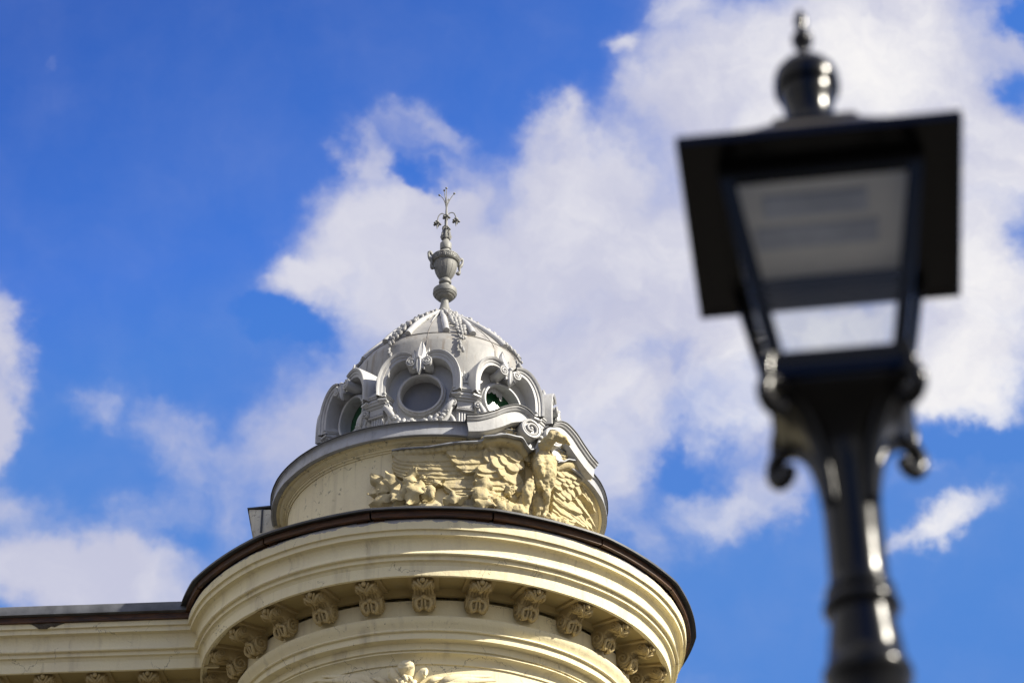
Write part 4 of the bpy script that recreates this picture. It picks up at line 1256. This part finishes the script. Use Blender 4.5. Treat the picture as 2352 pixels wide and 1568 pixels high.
limb([(1000, 370, .47), (1060, 400, .49), (1100, 420, .49)], [.030, .024, .010])
limb([(690, 890, .24), (660, 990, .25), (650, 1080, .22), (645, 1180, .18)], [.055, .066, .058, .036])
limb([(645, 1180, .18), (620, 1230, .22), (575, 1220, .24)], [.032, .028, .022])
limb([(645, 1190, .2), (655, 1250, .24)], [.028, .02]); limb([(640, 1190, .2), (605, 1250, .24)], [.028, .02])
limb([(895, 960, .24), (890, 1040, .24), (880, 1120, .18), (875, 1230, .14)], [.048, .050, .034, .03])
limb([(875, 1230, .14), (920, 1270, .2)], [.03, .02]); limb([(875, 1230, .14), (850, 1280, .2)], [.03, .02])
limb([(810, 1000, .08), (790, 1130, .10), (780, 1260, .07)], [.06, .075, .05])
rnd = random.Random(21)
for k in range(46):             # carved breast feathers
    x, y = rnd.uniform(770, 960), rnd.uniform(560, 940)
    a_, z_ = on(*Bq(x, y), RD + .30)
    dd = 0.33 - 0.00000 * x - abs((x - 865) / 100) ** 2 * 0.10 - abs((y - 720) / 260) ** 2 * 0.09
    q = sz(*Bq(x, y), dd)
    b.ball(relw(q[0], q[1], dd - 0.005), (0.03, 0.02, 0.042), n=8, m=6, rot=Matrix.Rotation(rad(a_), 3, 'Z'))
bo = b.build('body', OCHRE, EG, 0)
rm = bo.modifiers.new('fuse', 'REMESH'); rm.mode = 'VOXEL'; rm.voxel_size = 0.0105; rm.use_smooth_shade = True
sm = bo.modifiers.new('soften', 'SMOOTH'); sm.factor = 0.5; sm.iterations = 2
tx = bpy.data.textures.new('worn', 'CLOUDS'); tx.noise_scale = 0.055; tx.noise_depth = 4
dm = bo.modifiers.new('worn', 'DISPLACE'); dm.texture = tx; dm.strength = 0.042; dm.mid_level = 0.5
# --- lead flashing on the wing tops
def ribbon(b, pts, inner=-0.02):
    seq = [np.array(list(sz(px, py, h)) + [h]) for px, py, h in pts]
    seq = cr(seq, 60)
    def fn(u, v):
        s, z, h = seq[int(round(u * 60))]
        k = ((inner, 0.022), (h + 0.06, 0.004), (h + 0.062, -0.012), (h + 0.045, -0.012), (inner, 0.004))[int(round(v * 4))]
        wv = 0.006 * math.sin(u * 40) * (1 if v > 0.1 else 0)
        return relw(s, z + k[1] + wv, k[0])
    b.grid(fn, 60, 4)
b = MB()
ribbon(b, [A(430, 478) + (.05,), A(900, 425) + (.09,), A(1400, 360) + (.15,), A(1900, 310) + (.21,), Bq(130, 362) + (.25,), Bq(290, 338) + (.29,), Bq(430, 338) + (.31,), Bq(550, 365) + (.31,), Bq(605, 410) + (.29,), Bq(635, 470) + (.27,), Bq(680, 505) + (.25,), Bq(750, 492) + (.24,)])
b.build('lead_flashing', LEAD, EG, 30)
b = MB()
ribbon(b, [Bq(985, 660) + (.18,), Bq(1060, 640) + (.21,), Bq(1140, 622) + (.22,), Bq(1230, 645) + (.22,), Bq(1310, 690) + (.20,), Bq(1360, 770) + (.18,), Bq(1410, 835) + (.16,), Bq(1440, 880) + (.14,), Bq(1470, 1000) + (.10,)])
b.build('lead_flashing', LEAD, EG, 30)
# --- oak branch at its feet
b = MB()
def oak(px, py, ang, ln, w, h0, seed):
    c = sz(px, py, h0)
    d = np.array([math.cos(ang), math.sin(ang)]); nn = np.array([-d[1], d[0]])
    for s_ in (0, 1):
        def fn(u, v):
            q = (v - 0.5) * 2
            lob = 0.62 + 0.38 * abs(math.sin(u * math.pi * 3.3 + 0.4))
            ww = w * lob * math.sin(math.pi * min(0.97, 0.1 + 0.9 * u)) ** 0.6
            e = c + d * (u - 0.5) * ln + nn * q * ww
            hh = h0 + 0.05 * (1 - q * q) * 0.8 + 0.035 * mnoise.noise(Vector((e[0] * 9, e[1] * 9, seed))) + 0.04 * math.sin(u * 9 + seed) * abs(q) + 0.03 * u
            if s_: hh = h0 - 0.06
            return relw(e[0], e[1], hh)
        b.grid(fn, 20, 8)
for i, (x, y, ang, ln, w, h_) in enumerate(((215, 1030, 2.2, .34, .10, .06), (400, 1040, 1.9, .36, .10, .07), (270, 1290, 3.5, .36, .085, .05), (160, 1200, 3.2, .2, .05, .04), (570, 1210, 3.9, .28, .09, .09), (700, 1110, .6, .22, .07, .08), (790, 1180, 4.3, .36, .11, .12), (740, 930, 1.2, .26, .10, .09), (890, 950, .3, .16, .05, .08),
                                           (960, 1190, 2.6, .26, .07, .07), (1480, 1280, .1, .28, .085, .10), (1950, 1120, 1.3, .32, .12, .17), (1960, 1290, 4.6, .30, .12, .15), (1170, 1020, .4, .2, .05, .07), (2080, 1330, 5.2, .2, .07, .12))):
    oak(*A(x, y), ang, ln, w, h_, i * 1.7)
for (x, y, r) in ((1065, 1130, .058),):
    lump(b, *A(x, y), r, r * 1.25, .05, .10); lump(b, *A(1075, 1190), r * .7, r * 1.2, .045, .10); lump(b, *A(1075, 1060), .02, .05, .02, .10)
for (x, y, r, h_) in ((290, 1100, .055, .16), (350, 1090, .04, .15), (270, 1050, .04, .13), (360, 1170, .085, .19), (400, 1140, .06, .18), (470, 1190, .085, .21), (520, 1200, .06, .22), (570, 1205, .07, .23), (330, 1170, .05, .17), (450, 970, .06, .16), (430, 1010, .045, .15), (470, 960, .04, .17), (480, 1080, .06, .12), (170, 1050, .08, .15), (120, 1120, .09, .14), (240, 1050, .07, .13)):
    lump(b, *Bq(x, y), r, r * 1.05, .05, h_ - .02, nz=0.5)
b.tube([relw(*sz(*q, .05), .05) for q in (A(500, 1180), A(900, 1090), A(1250, 1010), A(1500, 1200), A(1900, 1200), Bq(300, 1100))], .022, 8)
for q in ((880, 1290), (940, 1310), (1000, 1330), (1100, 1365), (830, 1275), (1060, 1345)):
    lump(b, *Bq(*q), .08, .05, .05, .06, nz=0.5)
b.build('oak_branch', OCHRE, EG, 60)

# ------------------------------------------------------------------ palmette frieze on the tower wall, just in frame
b = MB()
RT = 2.165
def relt(px, py, h):
    a, z = on(px, py, RT + h)
    return Vector(P(a, RT + h, z))
def petal(pts, rr, flat=0.6, n=12):
    seq = [Vector(q) for q in cr([relt(*q) for q in pts], n)]
    b.tube(seq, [float(q[0]) for q in cr([(r,) for r in rr], n)], 9, flat=flat)
petal([(935, 1570, .05), (934, 1545, .10), (932, 1527, .15), (930, 1520, .19)], [.04, .085, .10, .06])
petal([(928, 1580, .05), (912, 1560, .10), (900, 1545, .13), (893, 1541, .16)], [.03, .06, .07, .04])
petal([(945, 1580, .05), (958, 1560, .10), (972, 1545, .13), (980, 1543, .16)], [.03, .06, .07, .04])
rnd = random.Random(2)
for k in range(16):
    b.ball(relt(934 + rnd.uniform(-14, 18), 1560 + rnd.uniform(-8, 14), .17 + rnd.uniform(-.02, .03)), .035, n=8, m=6, nz=.4)
for sx, ox in ((1, 0), (-1, 0)):
    for (x0, y0, x1, y1, x2, y2, w) in ((70, 1572, 105, 1556, 195, 1552, .05), (60, 1580, 120, 1563, 205, 1562, .05), (50, 1590, 110, 1572, 200, 1575, .055), (40, 1575, 60, 1560, 85, 1556, .04), (75, 1585, 95, 1570, 90, 1560, .03)):
        petal([(935 + sx * x0, y0, .03), (935 + sx * x1, y1, .07), (935 + sx * x2, y2, .05)], [.03, w, .012], .5)
b.build('palmette_relief', CREAM2, B, 60)

# ------------------------------------------------------------------ street lamp
L = empty('street_lamp', (0.6447 + 0.028, 4.000, 0), 'black glossy cast iron street lamp with four sided glass lantern, close to the viewer', 'street lamp', rotz=-8.4)
L.rotation_euler.y = rad(-0.35)
L.scale.y = 1.08
ZH = 4.590          # underside of the hood
HW = 0.279
def sq(hw, z):
    return [(-hw, -hw, z), (hw, -hw, z), (hw, hw, z), (-hw, hw, z)]
b = MB()            # hood: thin fascia and dark underside with a square opening, four dusty slopes on top
prof = [(HW - 0.004, 0.030), (0.24, 0.056), (0.20, 0.090), (0.16, 0.128), (0.12, 0.168), (0.088, 0.205)]
fas = [(HW - 0.02, 0.0), (HW, 0.0), (HW + 0.002, 0.004), (HW + 0.001, 0.026), (HW - 0.006, 0.032), (HW - 0.012, 0.033)]
for k in range(4):
    M = Matrix.Rotation(rad(90 * k), 4, 'Z')
    b.grid(lambda u, v: ((2 * u - 1) * fas[int(round(v * 5))][0], -fas[int(round(v * 5))][0], ZH + fas[int(round(v * 5))][1]), 6, 5, M=M)
    b.grid(lambda u, v: ((2 * u - 1) * (0.19 + (HW - 0.192) * v), -(0.19 + (HW - 0.192) * v), ZH + 0.002), 2, 2, M=M)
b.box(-0.088, 0.088, -0.088, 0.088, ZH + 0.203, ZH + 0.220, bev=0.004)
b.build('hood', IRON, L, 25)
b = MB()
for k in range(4):
    M = Matrix.Rotation(rad(90 * k), 4, 'Z')
    b.grid(lambda u, v: ((2 * u - 1) * prof[int(round(v * 5))][0], -prof[int(round(v * 5))][0], ZH + prof[int(round(v * 5))][1]), 6, 5, M=M)
b.build('hood_roof', DUSTY, L, 25)
b = MB()
b.lathe([(0.072, ZH + 0.218), (0.062, ZH + 0.228), (0.054, ZH + 0.245), (0.052, ZH + 0.29), (0.056, ZH + 0.325), (0.062, ZH + 0.345), (0.060, ZH + 0.352), (0.069, ZH + 0.356), (0.071, ZH + 0.366), (0.070, ZH + 0.392), (0.066, ZH + 0.405), (0.052, ZH + 0.424), (0.030, ZH + 0.440), (0.014, ZH + 0.452), (0.011, ZH + 0.475),
         (0.018, ZH + 0.485), (0.0235, ZH + 0.50), (0.0225, ZH + 0.512), (0.013, ZH + 0.528), (0.011, ZH + 0.54), (0.015, ZH + 0.552), (0.0125, ZH + 0.57), (0.006, ZH + 0.585), (0.001, ZH + 0.596)], n=40)
b.build('chimney_finial', IRON, L, 50).location = (-0.009, 0, 0)
b = MB(); b.box(-0.185, 0.185, -0.185, 0.185, ZH + 0.018, ZH + 0.022); b.build('ceiling_plate', REFL, L)
b = MB()
for y0, x0, x1 in ((-0.055, -0.12, 0.09), (0.045, -0.14, 0.11)):
    b.box(x0, x1, y0 - 0.032, y0 + 0.032, ZH + 0.010, ZH + 0.017)
b.build('light_board', LEDM, L, 30)
HT, HBm, ZT, ZB = 0.205, 0.128, ZH - 0.004, ZH - 0.432      # lantern body half widths, top and bottom
fw = 0.029
b = MB()
def body_pt(u, side_off, z):
    k = (ZT - z) / (ZT - ZB)
    return HT + (HBm - HT) * k
for k in range(4):
    M = Matrix.Rotation(rad(90 * k), 4, 'Z')
    # corner post
    p0_, p1_ = Vector((-HT, -HT, ZT)), Vector((-HBm, -HBm, ZB))
    vs = []
    for p_ in (p0_, p1_):
        for ox, oy in ((0, 0), (fw, 0), (fw, fw), (0, fw)):
            vs.append(p_ + Vector((ox, oy, 0)))
    b.add(vs, [(0, 1, 5, 4), (1, 2, 6, 5), (2, 3, 7, 6), (3, 0, 4, 7), (0, 3, 2, 1), (4, 5, 6, 7)], M)
    # rails: top and bottom, between the posts
    for za, zb_, ins in ((ZT, ZT - 0.024, 0.002), (ZB + 0.034, ZB, 0.002)):
        ha, hb = body_pt(0, 0, za), body_pt(0, 0, zb_)
        vs = [(-ha + fw, -ha + ins, za), (ha - fw, -ha + ins, za), (ha - fw, -ha + 0.02, za), (-ha + fw, -ha + 0.02, za), (-hb + fw, -hb + ins, zb_), (hb - fw, -hb + ins, zb_), (hb - fw, -hb + 0.02, zb_), (-hb + fw, -hb + 0.02, zb_)]
        b.add(vs, [(0, 1, 5, 4), (1, 2, 6, 5), (2, 3, 7, 6), (3, 0, 4, 7), (0, 3, 2, 1), (4, 5, 6, 7)], M)
b.build('lantern_frame', IRON, L, 25)
for k in range(4):
    b = MB()
    za, zb_ = ZT - 0.03, ZB + 0.03
    ha, hb = body_pt(0, 0, za), body_pt(0, 0, zb_)
    b.add([(-ha + fw * 0.7, -ha + 0.011, za), (ha - fw * 0.7, -ha + 0.011, za), (hb - fw * 0.7, -hb + 0.011, zb_), (-hb + fw * 0.7, -hb + 0.011, zb_)], [(0, 1, 2, 3)], Matrix.Rotation(rad(90 * k), 4, 'Z'))
    b.build('lantern_pane', GLASS, L, 0)
b = MB()            # base ring under the glass, and cast socket
b.box(-HBm - 0.012, HBm + 0.012, -HBm - 0.012, HBm + 0.012, ZB - 0.03, ZB - 0.001, bev=0.006)
so = [(0.135, 0.012, -0.03, 5), (0.134, 0.0, -0.038, 4.6), (0.128, 0.0, -0.047, 4.0), (0.110, 0, -0.060, 3.2), (0.090, 0, -0.078, 2.7), (0.076, 0, -0.100, 2.3), (0.066, 0, -0.130, 2.0), (0.060, 0, -0.17, 2.0), (0.057, 0, -0.23, 2.0), (0.056, 0, -0.32, 2.0)]
def bowl(u, v):
    r, _, z, e = so[int(round(v * 9))]
    c_, s_ = math.cos(2 * math.pi * u), math.sin(2 * math.pi * u)
    k = (abs(c_) ** e + abs(s_) ** e) ** (-1 / e)
    return (r * k * c_, r * k * s_, ZB + z)
b.grid(bowl, 64, 9, cu=True)
b.build('socket', IRON, L, 30)
for k in range(4):  # curling corner brackets
    b = MB()
    M = Matrix.Rotation(rad(90 * k + 45), 4, 'Z')
    c = cr([(0.054, ZB - 0.25), (0.063, ZB - 0.175), (0.080, ZB - 0.112), (0.108, ZB - 0.066), (0.145, ZB - 0.038), (0.178, ZB - 0.030), (0.201, ZB - 0.044), (0.205, ZB - 0.070), (0.190, ZB - 0.089), (0.168, ZB - 0.088), (0.158, ZB - 0.074)], 44)
    b.tube([(0, -q[0], q[1]) for q in c], [0.0175 - 0.004 * max(0, (i - 28) / 16) for i in range(45)], 12, M)
    b.ball((0, -0.160, ZB - 0.076), 0.015, M)
    c2 = cr([(0.176, ZB - 0.035), (0.188, ZB - 0.030), (0.195, ZB - 0.018), (0.191, ZB + 0.012), (0.180, ZB + 0.030), (0.172, ZB + 0.032)], 18)
    b.tube([(0, -q[0], q[1]) for q in c2], 0.0125, 10, M)
    b.build('scroll_bracket', IRON, L, 50)
b = MB()
b.lathe([(0.056, ZB - 0.024 - 0.28), (0.0565, ZB - 0.024 - 0.36), (0.058, ZB - 0.024 - 0.385), (0.060, ZB - 0.024 - 0.392), (0.066, ZB - 0.024 - 0.397), (0.0665, ZB - 0.024 - 0.405), (0.063, ZB - 0.024 - 0.412), (0.070, ZB - 0.024 - 0.42), (0.073, ZB - 0.024 - 0.428), (0.073, ZB - 0.024 - 0.438), (0.068, ZB - 0.024 - 0.446), (0.062, ZB - 0.024 - 0.452), (0.064, ZB - 0.024 - 0.47), (0.068, ZB - 0.024 - 0.50), (0.072, ZB - 0.024 - 0.53),
         (0.074, ZB - 0.024 - 0.55), (0.081, ZB - 0.024 - 0.558), (0.084, ZB - 0.024 - 0.57), (0.082, ZB - 0.024 - 0.585), (0.076, ZB - 0.024 - 0.595), (0.078, ZB - 0.024 - 0.70), (0.082, 2.6), (0.086, 1.6), (0.09, 1.2), (0.11, 1.17), (0.115, 1.1), (0.10, 1.05), (0.14, 0.9), (0.15, 0.3), (0.19, 0.25), (0.2, 0.0)], n=48)
b.build('post', IRON, L, 40)
print('verts', sum(len(o.data.vertices) for o in bpy.data.objects if o.type == 'MESH'))
